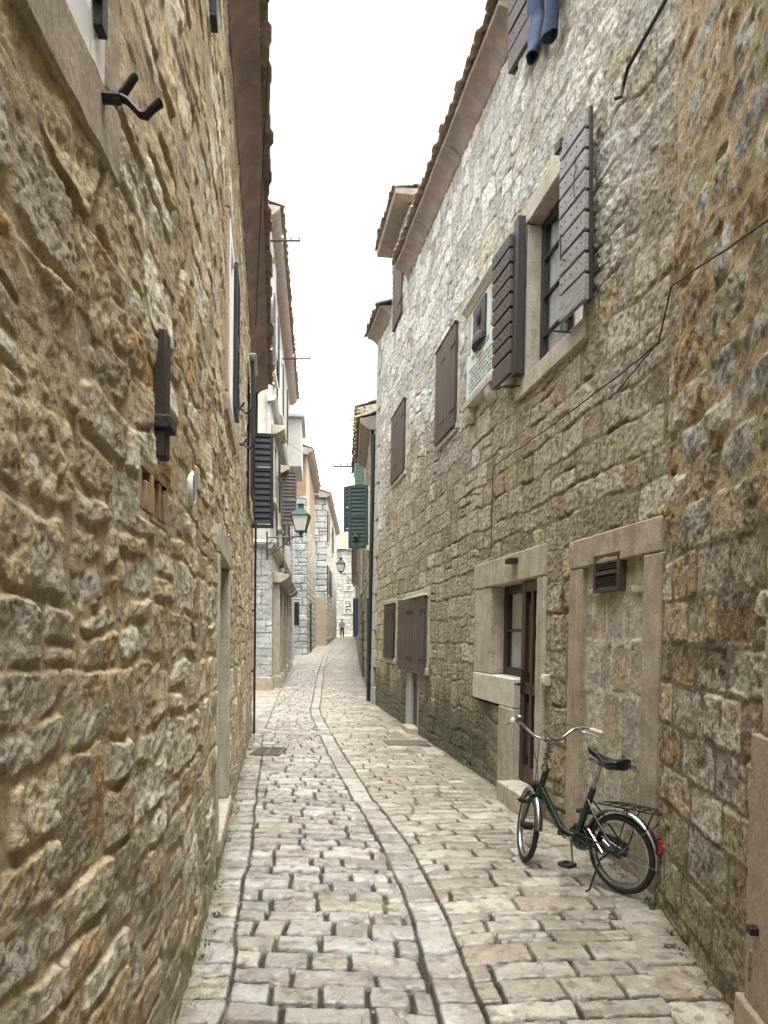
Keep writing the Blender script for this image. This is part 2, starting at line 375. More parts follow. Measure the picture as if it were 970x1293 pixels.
# ---- styles: height out of the wall and stone colour
def style_left(Y, Z, seed):
    rng = np.random.default_rng(seed)
    U = Y+.060*fbm(Y, Z, seed, 2.6, 2)+.008*fbm(Y, Z, seed+5, 18, 3); V = Z+.065*fbm(Y, Z, seed+9, 2.2, 2)+.008*fbm(Y, Z, seed+14, 18, 3)
    ed, rn = cells(U, V, rng, .205, .085, .36, .19, .36)
    d, pu, pv = edge_dist(U, V, ed, rn, .028, .30)
    big = fbm(Y, Z, seed+21, 1.5, 3)
    gap = .0045+.010*np.clip(.40+big*1.4, 0, 1)+.004*fbm(Y, Z, seed+22, 9, 2)
    s = sstep((d-gap)/(.006+.009*rn[..., 1]))
    wy, wz = Y+.03*fbm(Y, Z, seed+34, 6, 3), Z+.03*fbm(Y, Z, seed+36, 6, 3)
    f1 = facets(wy, wz*.85, seed+30, 8.5, 1.3)-.25; f2 = facets(wy*1.1, wz, seed+31, 21, 1.4)-.25; fine = fbm(Y, Z, seed+40, 45, 3)
    a1 = (rn[..., 2]-.5)*.14; a2 = (rn[..., 3]-.5)*.14; pl = a1*pu+a2*pv
    hs = .003+.006*rn[..., 0]+.8*pl+.014*f1*(.4+.9*rn[..., 6])+.009*f2*(.3+rn[..., 4])+.0025*fine+.003*fbm(Y, Z, seed+44, 80, 2)
    hm = .006*fbm(Y, Z, seed+50, 4, 3)+.0018*fbm(Y, Z, seed+55, 38, 3)+.0035
    smear = sstep((fbm(Y, Z, seed+57, 2.6, 3)-.30)*5)          # mortar wiped over the stone faces in patches
    h = lerp(hm, np.maximum(hs*(1-.4*smear), -.004)+.004, s)
    c = np.empty(Y.shape+(3,)); c[:] = C3((.46, .37, .24))
    c = blend(c, C3((.60, .54, .43)), sstep((rn[..., 1]-.45)*3)); c = blend(c, C3((.37, .295, .205)), sstep((rn[..., 5]-.72)*6)*.8)
    c *= (.68+.58*rn[..., 0])[..., None]
    rust = sstep((fbm(Y, Z, seed+60, 6, 3)-.12)*4)*sstep((rn[..., 3]-.62)*4); c = blend(c, C3((.47, .26, .10)), rust*.75)
    lich = sstep((fbm(Y, Z, seed+66, 10, 4)-.06)*4); c = blend(c, C3((.52, .49, .42)), lich*.6*sstep((2.4-Z)/1.2+.3))
    dk = sstep((fbm(Y, Z, seed+70, 20, 4)-.20)*5); c = blend(c, C3((.22, .165, .105)), dk*.5)
    crack = sstep((ridged(Y*1.4, Z*.7, seed+73, 5, 3)-.86)*14); c = blend(c, C3((.13, .095, .06)), crack*.6)
    mo = np.empty_like(c); mo[:] = C3((.40, .31, .195)); mo *= (1+.22*fbm(Y, Z, seed+80, 3, 3))[..., None]
    c = blend(mo, c, sstep((d-gap+.002)/.02)*(1-.55*smear))
    damp = sstep((.55-Z)/.5+.6*fbm(Y, Z, seed+90, 3, 3)); c = blend(c, C3((.19, .175, .115)), damp*.55)
    return h, c
def style_right(Y, Z, seed):
    rng = np.random.default_rng(seed)
    up = sstep((Z-3.5+.7*fbm(Y, Z, seed+2, 1.0, 2))/1.4)
    wa = .022+.042*up
    U = Y+wa*fbm(Y, Z, seed, 3.2, 3)+.010*fbm(Y, Z, seed+5, 15, 2); V = Z+wa*fbm(Y, Z, seed+9, 2.7, 3)+.010*fbm(Y, Z, seed+14, 15, 2)+(.030+.035*up)*(vn(Y*3.3, Z*.4, seed+16)-.5)*2
    ed, rn = cells(U, V, rng, .285, .085, .43, .19, .14)
    d, pu, pv = edge_dist(U, V, ed, rn, .03, .22)
    gap = .009+.007*fbm(Y, Z, seed+22, 8, 2)+.003*up
    s = sstep((d-gap)/.014)
    rock = .5*(facets(Y+.03*fbm(Y, Z, seed+34, 6, 3), Z*.9, seed+30, 9, 1.3)-.25)+.5*(ridged(Y, Z, seed+32, 9, 4)-.55); fine = fbm(Y, Z, seed+40, 34, 4)
    a1 = (rn[..., 2]-.5)*.06; a2 = (rn[..., 3]-.5)*.06
    hs = .002+.008*rn[..., 0]+a1*pu+a2*pv+(.009+.026*up)*rock+(.009+.004*up)*fine+.010*(.4+up)*(ridged(Y*1.2, Z*.8, seed+45, 19, 4)-.5)
    hm = .004+.006*fbm(Y, Z, seed+50, 7, 3)+.004*fbm(Y, Z, seed+55, 40, 3)
    gone = sstep((fbm(Y, Z, seed+57, 2.2, 3)-.22)*5)    # joints that lost their mortar
    hm = hm-.016*gone*(1-.5*up)
    fill = sstep((fbm(Y, Z, seed+59, 1.4, 3)-.20)*4)*up   # pale mortar smeared over joints high up
    hm = hm+.012*fill
    h = lerp(hm, hs+.002, s)
    c = np.empty(Y.shape+(3,)); c[:] = C3((.385, .33, .235))
    c = blend(c, C3((.47, .42, .325)), sstep((rn[..., 1]-.5)*3)); c = blend(c, C3((.38, .285, .17)), sstep((rn[..., 5]-.72)*6)*.7)
    pale = np.empty_like(c); pale[:] = C3((.56, .55, .52)); pale = blend(pale, C3((.66, .655, .64)), rn[..., 4])
    pale = blend(pale, C3((.46, .375, .27)), sstep((rn[..., 6]-.86)*10)*.7)
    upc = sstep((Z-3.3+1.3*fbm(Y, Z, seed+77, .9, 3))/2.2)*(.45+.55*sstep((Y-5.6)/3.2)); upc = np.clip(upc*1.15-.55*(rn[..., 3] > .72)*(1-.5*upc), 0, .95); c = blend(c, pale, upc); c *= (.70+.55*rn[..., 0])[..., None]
    och = sstep((fbm(Y, Z, seed+60, 4, 3)-.16)*4); c = blend(c, C3((.42, .31, .185)), och*(.4-.28*up))
    lich = sstep((fbm(Y, Z, seed+66, 14, 4)-.08)*4); c = blend(c, C3((.50, .47, .40)), lich*.35)
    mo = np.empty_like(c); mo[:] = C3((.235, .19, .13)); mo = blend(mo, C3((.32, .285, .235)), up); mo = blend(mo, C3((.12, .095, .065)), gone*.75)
    pit = sstep((fbm(Y, Z, seed+71, 26, 4)-.10)*4); c = blend(c, C3((.13, .10, .068)), pit*(.62-.3*up))
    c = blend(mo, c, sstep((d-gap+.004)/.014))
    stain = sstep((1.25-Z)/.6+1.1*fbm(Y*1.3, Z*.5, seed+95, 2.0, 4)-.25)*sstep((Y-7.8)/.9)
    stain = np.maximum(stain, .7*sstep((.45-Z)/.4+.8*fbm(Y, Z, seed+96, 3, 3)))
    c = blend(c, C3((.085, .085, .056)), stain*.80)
    return h, c
def style_near(Y, Z, seed):
    rng = np.random.default_rng(seed)
    up = sstep((Z-1.95+.25*fbm(Y, Z, seed+2, 1.5, 2))/.4)
    wa = .006+.045*up
    U = Y+wa*fbm(Y, Z, seed, 3.5, 3)+.006*fbm(Y, Z, seed+5, 17, 2); V = Z+wa*fbm(Y, Z, seed+9, 3, 3)+.006*fbm(Y, Z, seed+14, 17, 2)
    ed, rn = cells(U, V, rng, .24, .05, .46, .18, .12)
    d, pu, pv = edge_dist(U, V, ed, rn, .03, .25)
    gap = .010+.022*up*np.clip(.6+fbm(Y, Z, seed+22, 3, 2), 0, 1.5)+.005*fbm(Y, Z, seed+23, 12, 2)
    s = sstep((d-gap)/(.016+.02*up))
    rock = .6*(facets(Y+.03*fbm(Y, Z, seed+34, 6, 3), Z*.9, seed+31, 9, 1.3)-.25)+.5*(ridged(Y, Z, seed+30, 8, 5)-.55); fine = fbm(Y, Z, seed+40, 30, 4)
    hs = .003+.010*rn[..., 0]+(rn[..., 2]-.5)*.1*pu+(rn[..., 3]-.5)*.1*pv+(.016+.020*up)*rock+.008*fine
    hm = .006*fbm(Y, Z, seed+50, 6, 3)+.004*fbm(Y, Z, seed+55, 35, 3)+.010*(1-up)-.02*up*sstep((fbm(Y, Z, seed+57, 4, 3)-.2)*4)+.018*up*(ridged(Y, Z, seed+58, 5, 4)-.5)
    h = lerp(hm, hs+.002, s)
    c = np.empty(Y.shape+(3,)); c[:] = C3((.43, .345, .225))
    c = blend(c, C3((.53, .48, .39)), sstep((rn[..., 1]-.45)*3)); c = blend(c, C3((.31, .19, .095)), sstep((rn[..., 5]-.62)*5)*.7)
    c = blend(c, C3((.44, .43, .40)), sstep((rn[..., 6]-.62)*6)*up*.9); c *= (.72+.5*rn[..., 0])[..., None]
    och = sstep((fbm(Y, Z, seed+60, 5, 4)-.08)*4); c = blend(c, C3((.36, .25, .13)), och*.4)
    dk = sstep((fbm(Y, Z, seed+70, 13, 4)-.14)*4); c = blend(c, C3((.10, .078, .053)), dk*.7)
    lich = sstep((fbm(Y, Z, seed+66, 15, 4)-.14)*4); c = blend(c, C3((.47, .45, .40)), lich*.45)
    mo = np.empty_like(c); mo[:] = C3((.19, .15, .10)); mo2 = np.empty_like(c); mo2[:] = C3((.42, .315, .185)); mo2 *= (1+.4*fbm(Y, Z, seed+81, 5, 4))[..., None]
    mo = blend(mo, mo2, up); c = blend(mo, c, sstep((d-gap+.004)/.014))
    damp = sstep((.75-Z)/.6+.5*fbm(Y, Z, seed+90, 2.5, 3)); c = blend(c, C3((.15, .145, .08)), damp*.5)
    return h, c
def style_block(rowh, w, c0, c1, gapc=(.22, .19, .15), hmax=.02, rv=.15, wv=.3, gap=.012):
    def st(Y, Z, seed):
        rng = np.random.default_rng(seed)
        U = Y+.03*fbm(Y, Z, seed, 2, 2); V = Z+.03*fbm(Y, Z, seed+3, 2, 2)
        ed, rn = cells(U, V, rng, rowh, rowh*rv, w, w*wv, .1); d, pu, pv = edge_dist(U, V, ed, rn, .02, .1)
        s = sstep((d-gap)/.02); h = s*(hmax*(.4+.6*rn[..., 0]))+.008*fbm(Y, Z, seed+4, 9, 3)
        c = np.empty(Y.shape+(3,)); c[:] = C3(c0); c = blend(c, C3(c1), rn[..., 1]); c *= (.85+.3*rn[..., 0]+.2*fbm(Y, Z, seed+7, 3, 3))[..., None]
        g = np.empty_like(c); g[:] = C3(gapc); return h, blend(g, c, s)
    return st

# ================================================================== GROUND
def build_ground():
    ys = steps(-9, 86, lambda y: .06 if y < 1.8 else (min(max(y*y/1240*.85, .008), .045) if y < 46 else .12))
    nx = 470; t = np.linspace(0, 1, nx)
    lo = np.interp(ys, [-9, 1, 3.3, 8.8, 12.4, 13.2, 20, 38, 86], [-1.0, -1.1, -1.12, -1.9, -2.45, -4.4, -4.4, -5.6, -8.5])
    hi = np.interp(ys, [-9, 1, 4.4, 4.9, 17.7, 18.2, 31.5, 70, 86], [.7, 1.55, 1.85, 1.95, .0, .1, -.6, -2.2, -2.2])
    Xg = lo[:, None]+(hi-lo)[:, None]*t[None, :]; Yg = np.repeat(ys[:, None], nx, 1)
    CLf = smoothed([-9, 0, 3.44, 4.65, 6.17, 8.08, 9.92, 15.8, 28, 42, 69, 86], [.35, .33, .246, .150, -.045, -.40, -.70, -1.56, -2.45, -3.3, -4.3, -4.9], -9, 86, .5, 4000)
    JLf = smoothed([-9, 0, 3.29, 4.08, 5.74, 7.9, 12, 20, 24, 38, 86], [-.52, -.6, -.70, -.80, -1.03, -1.33, -1.93, -2.8, -3.1, -4.2, -7], -9, 86, .4, 4000)
    wr = 2.466-.155*ys; wr = np.where(ys < 4.68, 1.178+.108*ys, wr); wr = np.where(ys > 17.8, np.interp(ys, [17.7, 31.5, 69, 86], [-.32, -1.0, -2.5, -3.0]), wr)
    JR = (wr-.27)[:, None]+.02*fbm(Xg*0, Yg, 3, .8, 2)
    wob = .014*fbm(Xg*.2, Yg, 5, 2.2, 3)
    CL = CLf(ys)[:, None]+wob; CR = CL+.206+.012*fbm(Yg*0, Yg, 8, 1.5, 2); JL = JLf(ys)[:, None]+.03*fbm(Xg*0, Yg, 11, 2.4, 3)
    reg = np.where(Xg < JL, 0, np.where(Xg < CL, 1, np.where(Xg < CR, 2, np.where(Xg < JR, 3, 4))))
    bd = np.min(np.abs(np.stack([Xg-JL, Xg-CL, Xg-CR, Xg-JR])), 0)
    h = np.zeros_like(Xg); col = np.zeros(Xg.shape+(3,))
    spec = [(.23, .08, .9, .1, .007), (.172, .045, .30, .12, .0062), (.36, .13, 9., .1, .0048), (.185, .045, .43, .16, .0055), (.40, .15, 9., .1, .005)]
    for k, (rh, rv, w, wv, gp) in enumerate(spec):
        m = reg == k; rng = np.random.default_rng(100+k)
        x = Xg[m]; y = Yg[m]
        U = x-CL[m]+.013*fbm(x, y, 20+k, 3.5, 3)+.006*fbm(x, y, 25+k, 14, 2)
        V = y+(.06 if k == 1 else -.05)*x+.018*fbm(x, y, 30+k, 2.6, 3)+.006*fbm(x, y, 35+k, 13, 2)
        if k in (0, 2, 4): U = U*0+4.0+.0*x; 
        ed, rn = cells(U, V, rng, rh, rv, w, wv, .06 if k == 3 else 0)
        if k in (0, 2, 4): ed[0] = U-9; ed[1] = U+9
        gv = (.003, .0055, .004, .0035, .003)[k]*(1+.8*fbm(x, y, 47+k, 5, 2)); ed[2] = ed[2]+gv; ed[3] = ed[3]-gv
        d, pu, pv = edge_dist(U, V, ed, rn, .016, .05 if k in (1, 3) else 0)
        b = bd[m]; rr = .02; q = np.maximum(rr-d, 0); s = np.maximum(rr-b, 0)
        soft = .002 if k in (1, 2) else .004; b = b+(np.where(x < JL[m]+.4, .004, soft) if k < 3 else np.where(x > JR[m]-.3, .02, .002)); d = np.where((q > 0) & (s > 0), rr-np.hypot(q, s), np.minimum(d, b))
        if k in (0, 2, 4): pu = 0*pu; 
        gap = gp+gp*.9*fbm(x, y, 40+k, 6, 3)
        bev = .014 if k in (1, 2) else .011
        s = sstep((d-gap+.003)/bev)
        ero = sstep((fbm(x, y, 45+k, 4.5, 3)-.28)*5)*(.016 if k in (1, 0) else .006)
        hs = .022+.008*(rn[..., 0]-.5)+(rn[..., 2]-.5)*.075*pv+(rn[..., 3]-.5)*.022*pu+.0050*fbm(x, y, 50+k, 6, 3)+.0018*fbm(x, y, 60+k, 35, 3)-ero
        if k in (3, 4): hs = .022+(hs-.022)*.6
        dip = np.clip(fbm(x, y, 70, 30, 2)-.45, 0, 1)*.02
        hm = -.012+.005*fbm(x, y, 65+k, 25, 3)
        h[m] = lerp(hm, np.maximum(hs-dip, hm+.002), s)
        c = np.empty(x.shape+(3,)); c[:] = C3((.34, .32, .27)); c = blend(c, C3((.43, .415, .365)), sstep((rn[..., 1]-.35)*2)); c = blend(c, C3((.35, .30, .225)), sstep((rn[..., 5]-.76)*6)*.6)
        c *= (.80+.34*rn[..., 4])[..., None]
        if k >= 3: c *= C3((1.06, 1.02, .95))
        c = blend(c, C3((.235, .205, .155)), sstep((fbm(x, y, 80, 5, 4)-.1)*3.5)*.55)
        c = blend(c, C3((.13, .11, .08)), sstep((fbm(x, y, 85, 17, 4)-.20)*4)*.6)
        dirt = np.empty_like(c); dirt[:] = C3((.035, .029, .021)); dirt = blend(dirt, C3((.17, .145, .105)), sstep((fbm(x, y, 90+k, 3, 3)-(.1 if k >= 3 else .3))*4)*.8)
        dirt = blend(dirt, C3((.06, .07, .026)), sstep((fbm(x, y, 95, 2, 3)-.2)*5)*.6)
        c = blend(dirt, c, sstep((d-gap*.95)/.014))
        # damp, greyer strip where the walls meet the lane
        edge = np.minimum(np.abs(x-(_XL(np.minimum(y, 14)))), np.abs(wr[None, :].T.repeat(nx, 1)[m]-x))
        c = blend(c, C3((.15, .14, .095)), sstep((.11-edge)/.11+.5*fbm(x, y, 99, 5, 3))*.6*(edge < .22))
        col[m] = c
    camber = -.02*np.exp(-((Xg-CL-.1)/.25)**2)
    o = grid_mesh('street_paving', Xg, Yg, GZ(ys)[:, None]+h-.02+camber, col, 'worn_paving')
    o['kind'] = 'structure'
    gy = np.array([-400, -60, -10, 10, 16, 20, 24, 30, 40, 60, 90, 140, 400.]); gx = np.array([-400, -60, -12, -3, 3, 12, 60, 400.])
    X, Y = np.meshgrid(gx, gy); Z = GZ(np.minimum(Y, 90))-.10
    g = grid_mesh('ground', X, Y, Z, None, 'soil'); g['kind'] = 'structure'
build_ground()

# ================================================================== shared house pieces
def stone_frame(F, parent, a0, a1, c0, c1, wl, wr, wt, wb, proud=.03, deep=.28, mat='pale_stone', bev=.012, jog=0, sp=.02):
    """surround of four stones round the opening a0..a1, c0..c1"""
    fr = MB().box(F, a0-wl, a0, -deep, proud, c0, c1).build('jamb_stone', mat, parent, bevel=bev)
    MB().box(F, a1, a1+wr, -deep, proud+.002, c0, c1).build('jamb_stone', mat, parent, bevel=bev)
    if wt: MB().box(F, a0-wl-jog, a1+wr+jog, -deep, proud+.006, c1+.002, c1+wt).build('lintel', mat, parent, bevel=bev)
    if wb: MB().box(F, a0-wl-jog, a1+wr+jog, -deep, proud+sp, c0-wb, c0-.002).build('sill', mat, parent, bevel=bev)
    return fr
ROUGH = bpy.data.textures.new('dressed', 'CLOUDS'); ROUGH.noise_scale = .09; ROUGH.noise_depth = 3
def uneven_stones():
    names = ('jamb_stone', 'lintel', 'sill', 'doorstep', 'plinth', 'eaves')
    for o in list(COL.objects):
        if o.type == 'MESH' and o.name.split('.')[0] in names and len(o.data.polygons) < 120:
            d = o.dimensions
            for md in list(o.modifiers): o.modifiers.remove(md)
            import bmesh
            bm = bmesh.new(); bm.from_mesh(o.data)
            for _ in range(5):
                lim = .05 if max(d) < 6 else .4
                es = [e for e in bm.edges if e.calc_length() > lim]
                if not es or len(bm.verts) > 30000: break
                bmesh.ops.subdivide_edges(bm, edges=es, cuts=1, use_grid_fill=True)
            bm.to_mesh(o.data); bm.free()
            b = o.modifiers.new('edge', 'BEVEL'); b.width = .012; b.segments = 2; b.limit_method = 'ANGLE'; b.angle_limit = R(50)
            m = o.modifiers.new('chips', 'DISPLACE'); m.texture = ROUGH; m.texture_coords = 'GLOBAL'; m.strength = .016; m.mid_level = .5
def casement(F, parent, a0, a1, c0, c1, o, bars=(2, 3), mat='dark_wood', t=.05, glass='window_glass', curtain=True, name='window'):
    w = MB(); w.box(F, a0, a0+t, o-.05, o, c0, c1).box(F, a1-t, a1, o-.05, o, c0, c1).box(F, a0+t, a1-t, o-.05, o-.001, c1-t, c1).box(F, a0+t, a1-t, o-.05, o-.001, c0, c0+t)
    for i in range(1, bars[0]):
        x = a0+(a1-a0)*i/bars[0]; w.box(F, x-.025, x+.025, o-.045, o-.003, c0+t, c1-t)
    for j in range(1, bars[1]):
        z = c0+(c1-c0)*j/bars[1]; w.box(F, a0+t, a1-t, o-.043, o-.006, z-.014, z+.014)
    p = w.build(name, mat, parent, bevel=.004)
    MB().box(F, a0+t*.5, a1-t*.5, o-.038, o-.032, c0+t*.5, c1-t*.5).build('pane', glass, p)
    if curtain:
        # pleated curtain hung behind the glass
        n = 46; top = []; vs = []; fs = []
        for i in range(n+1):
            a = a0+t+(a1-a0-2*t)*i/n; oo = o-.066+.010*math.sin(i*1.35)+.005*math.sin(i*.6)
            vs += [F(a, oo, c0+t), F(a, oo, c1-t), F(a, oo-.004, c0+t), F(a, oo-.004, c1-t)]
        for i in range(n):
            k = i*4; fs += [(k, k+4, k+5, k+1), (k+2, k+3, k+7, k+6)]
        MB().add(vs, fs).build('curtain', 'curtain', p)
    return p
def slat_shutter(F, parent, w, h, mat='green_paint', t=.035, rails=(0, .5, 1), st=.06, ns=26, lab=None, tilt=.018, fill=.92):
    """louvred leaf in its own frame F(a across, b thickness, c up)"""
    m = MB(); m.box(F, 0, st, 0, t, 0, h).box(F, w-st, w, 0, t, 0, h)
    zs = [max(0, min(h-st, r*h-st/2)) if 0 < r < 1 else (0 if r == 0 else h-st) for r in rails]
    for z in zs: m.box(F, st, w-st, .001, t-.001, z, z+st*1.1)
    o = m.build('shutter', mat, parent, bevel=.003)
    s = MB()
    for z0, z1 in zip(zs[:-1], zs[1:]):
        k = max(2, int(ns*(z1-z0)/h)); a = z0+st*1.1; dz = (z1-a)/k
        for i in range(k):
            z = a+dz*(i+.1)
            s.add([F(st, t-.004, z), F(w-st, t-.004, z), F(w-st, .004, z+dz*fill+tilt), F(st, .004, z+dz*fill+tilt), F(st, t-.004, z+.009), F(w-st, t-.004, z+.009), F(w-st, .004, z+dz*fill+tilt+.009), F(st, .004, z+dz*fill+tilt+.009)],
                  [(0, 1, 2, 3), (7, 6, 5, 4), (0, 4, 5, 1), (3, 2, 6, 7), (0, 3, 7, 4), (1, 5, 6, 2)])
    s.build('slats', mat, o)
    if lab: o['label'] = lab
    return o
def plank_shutter(F, parent, w, h, mat='brown_wood', n=4, t=.035, straps=(.18, .82), iron='iron', lab=None):
    """closed leaf of upright boards with strap hinges; F(a across, b out, c up)"""
    m = MB(); e = w/n
    for i in range(n): m.box(F, i*e+.003, (i+1)*e-.003, 0, t+random.uniform(-.003, .003), random.uniform(0, .006), h-random.uniform(0, .006))
    m.box(F, .01, w-.01, -.012, .0, .02, h-.02)
    o = m.build('shutter', mat, parent, bevel=.004)
    for s in straps: MB().box(F, -.02, w*.42, t+.002, t+.010, s*h-.022, s*h+.022).build('hinge', 'worn_brown_wood' if mat == 'brown_wood' else iron, o, bevel=.002)
    if lab: o['label'] = lab
    return o
def hold_hook(P, out, name, parent, mat='iron', k=1.0):
    """wrought shutter dog: pin out of the wall, S-shaped catch"""
    m = MB(); x, y, z = P; ox, oy = out
    q = lambda a, b, c: (x+ox*a*k-oy*b*k, y+oy*a*k+ox*b*k, z+c*k)
    m.tube([q(-.04, 0, 0), q(.035, 0, 0)], .017*k, 8)
    m.tube([q(.018, 0, -.012), q(.045, 0, .02), q(.068, -.005, .052), q(.075, -.005, .060)], [.016*k, .015*k, .014*k, .012*k], 8, flat=.7)
    m.tube([q(.022, 0, .008), q(.055, -.004, -.010), q(.088, -.008, -.046), q(.100, -.008, -.048), q(.118, -.006, -.026), q(.138, -.004, -.006)], [.015*k, .014*k, .014*k, .015*k, .014*k, .016*k], 8, flat=.7)
    return m.build(name, mat, parent)
def tile_roof(name, F, y0, y1, ze, parent, depth=2.6, over=.34, rise=.36, pitch=.21, mat='roof_tile', nyk=9, seed=3):
    rng = np.random.default_rng(seed); n = int((y1-y0)/pitch*nyk)+1; ys = np.linspace(y0, y1, n)
    so = []; s = 0
    while s < depth: so += [s, s+.02, s+.36]; s += .38
    so = np.array(so); Yg, Sg = np.meshgrid(ys, so); k = np.floor((Yg-y0)/pitch); j = np.floor(Sg/.38+1e-6)
    ph = (Yg-y0)/pitch-k; r1 = _h(k.astype(int), j.astype(int), seed); r2 = _h(k.astype(int), j.astype(int)*0, seed+5)
    wave = .062*np.abs(np.sin(math.pi*ph))**.8
    step = (Sg-j*.38)*-.075
    Zl = wave+.03*(r1-.5)+step+.035
    O = over-Sg+np.where(Sg < .03, .05*(r2-.5)+.03, 0)+.02*(r1-.5); Zz = ze(Yg)+(over-O)*rise+Zl
    c = np.empty(Yg.shape+(3,)); c[:] = C3((.32, .225, .165)); c = blend(c, C3((.38, .33, .27)), r1); c = blend(c, C3((.22, .19, .16)), sstep((fbm(Yg, Sg, 4, 3, 3))*3)*.6)
    x, y, z = F(Yg, O, Zz)
    o = grid_mesh(name, x, y, z, c, 'far_masonry', parent)
    md = o.modifiers.new('thick', 'SOLIDIFY'); md.thickness = .022; md.offset = 0
    return o
def house_core(F, parent, ys, ztop, deep=5.0, near=.36, zlo=-.3, name='house_body', mat='interior'):
    MB().sweep(F, [(-near, zlo), (-near, ztop), (-deep, ztop+.8), (-deep, zlo)], ys).build(name, mat, parent)
def clamp_steps(lo, hi, k, a, b): return steps(lo, hi, lambda y: min(max(k*y*y, a), b))

# ================================================================== LEFT RUBBLE HOUSE
lh = thing('stone_house', 'house of rough brown rubble with wide sandy joints filling the left of the lane', 'house', (-1.2, 5, 0))
zt = 6.22
ztf = lambda y: zt-.62*sstep((np.asarray(y, float)-8.0)/4.6)
W1 = (1.18, 2.0, 3.10, 4.35); DR = (5.04, 6.16, .30, 2.18); W2 = (5.62, 6.74, 3.42, 4.76); W3 = (10.35, 11.55, 3.45, 4.80)
opL = [(W1[0]-.12, W1[1]+.115, W1[2]-.20, W1[3]+.2), (DR[0]-.13, DR[1]+.14, DR[2]-.12, DR[3]+.2), (W2[0]-.14, W2[1]+.14, W2[2]-.14, W2[3]+.15), (W3[0]-.12, W3[1]+.12, W3[2]-.12, W3[3]+.14)]
ys = np.concatenate([np.arange(-9, 1.2, .06), steps(1.22, 12.55, lambda y: min(max(.0024*y*y, .0062), .022))])
zs = np.concatenate([np.arange(-.12, 3.35, .0058), np.arange(3.356, zt+.1, .0095)])
opL.append((2.425, 2.92, 2.025, 2.24))
shrink = lambda o: (o[0]+.035, o[1]-.035, o[2]+.035, o[3]-.035)
stone_wall('wall', FL, ys, zs, style_left, 'left_rubble', lh, [shrink(o) for o in opL], top=lambda y: ztf(y)+.06, seed=11)
ysc = list(np.linspace(-9, 12.5, 44))
house_core(FL, lh, ysc, 5.5)
MB().box(FL, 12.52, 12.60, -5, .0, -.3, 5.9).build('end_wall', 'tan_stone', lh)
MB().box(FI, -9, -4.5, 12.65, 20.7, -.3, 8.5).build('sky_blocker', 'tan_stone', lh)  # hidden block added in the gap to keep sky light off the next house
# eaves: dark mortar cove with tiles
cov = [(-.4, -.02), (.02, -.03), (.06, .05), (.11, .10), (.17, .13), (.23, .15), (.23, .21), (-.4, .26)]
MB().sweep(FL, [(o, z+zt) for o, z in cov], list(np.linspace(-9, 12.6, 70)), lambda y: float(ztf(y))-zt+.018*math.sin(y*2.1)+.012*math.sin(y*5.3)).build('eaves', 'cornice_dark', lh, ang=60)
tile_roof('roof', FL, -9, 12.7, lambda y: ztf(y)+.20, lh, over=.28)
# top-left window
stone_frame(FL, lh, *W1, .12, .115, .2, .20, proud=.024, deep=.30, mat='tan_stone', sp=.004)
casement(FL, lh, W1[0], W1[1], W1[2], W1[3], .018, (2, 1), 'white_frame', .115, 'dark_glass', False)
wb = MB(); wb.box(FL, 1.90, 1.95, .0, .040, 3.19, 3.30).box(FL, 1.88, 1.91, .0, .050, 3.26, 3.33); wb.build('shutter_hinge', 'iron', lh, bevel=.004)
MB().box(FL, 1.24, 1.82, .0, .022, 3.22, 4.3).build('shutter', 'black_green_paint', lh, bevel=.004)
hold_hook((-.722, 1.965, 3.05), (1, .1), 'shutter_dog', lh, k=.98)
MB().box(FL, 4.05, 4.17, -.02, .05, 4.98, 5.12).build('wall_bracket', 'iron', lh, bevel=.004)
# iron bar with its collar, set upright in the wall
bar = MB(); bar.box(FL, 2.655, 2.735, -.05, .044, 2.275, 2.73).build('iron_bar', 'rusty_iron', lh, bevel=.006, ang=30)
MB().box(FL, 2.645, 2.76, -.05, .064, 2.375, 2.425).build('iron_collar', 'rusty_iron', lh, bevel=.006)
hb = MB()                       # broken hollow brick under the bar
for i in range(7): hb.box(FL, 2.46+i*.066, 2.486+i*.066+.02*(i % 3 == 1), -.05, .004+.005*(i % 3), 2.065, 2.195-.03*(i % 2))
for z in (2.075, 2.128): hb.box(FL, 2.46, 2.885, -.05, -.004, z-.008, z+.010)
hb.box(FL, 2.44, 2.905, -.10, -.055, 2.04, 2.225).box(FL, 2.44, 2.72, -.054, .008, 2.200, 2.222).box(FL, 2.60, 2.905, -.054, .006, 2.042, 2.062)
hb.build('hollow_brick', 'terracotta', lh, bevel=.003)
vt = frame_at((_XL(3.47)+.018+.012, 3.47, 2.32), (-.13, .99, 0), (0, 0, 1), (1, .13, 0))
v = MB().lathe(vt, [(.080, -.03), (.080, .006), (.070, .014), (.062, .010), (.0005, .010)], 24).build('round_vent', 'white_frame', lh)
g = MB()
for i in range(-4, 5):
    hw = math.sqrt(max(.06**2-(i*.0125)**2, 0)); g.box(vt, -hw, hw, i*.0125-.002, i*.0125+.002, .010, .014)
g.build('vent_grille', 'grey_stone', v)
# doorway low on the left
stone_frame(FL, lh, *DR, .13, .14, .19, .12, proud=.022, deep=.32, mat='pale_stone')
d = MB()
for i in range(6): d.box(FL, DR[0]+i*.2+.003, DR[0]+(i+1)*.2-.003, -.28, -.24+random.uniform(-.003, .003), DR[2], DR[3])
d.build('door', 'dark_wood', lh, bevel=.004)
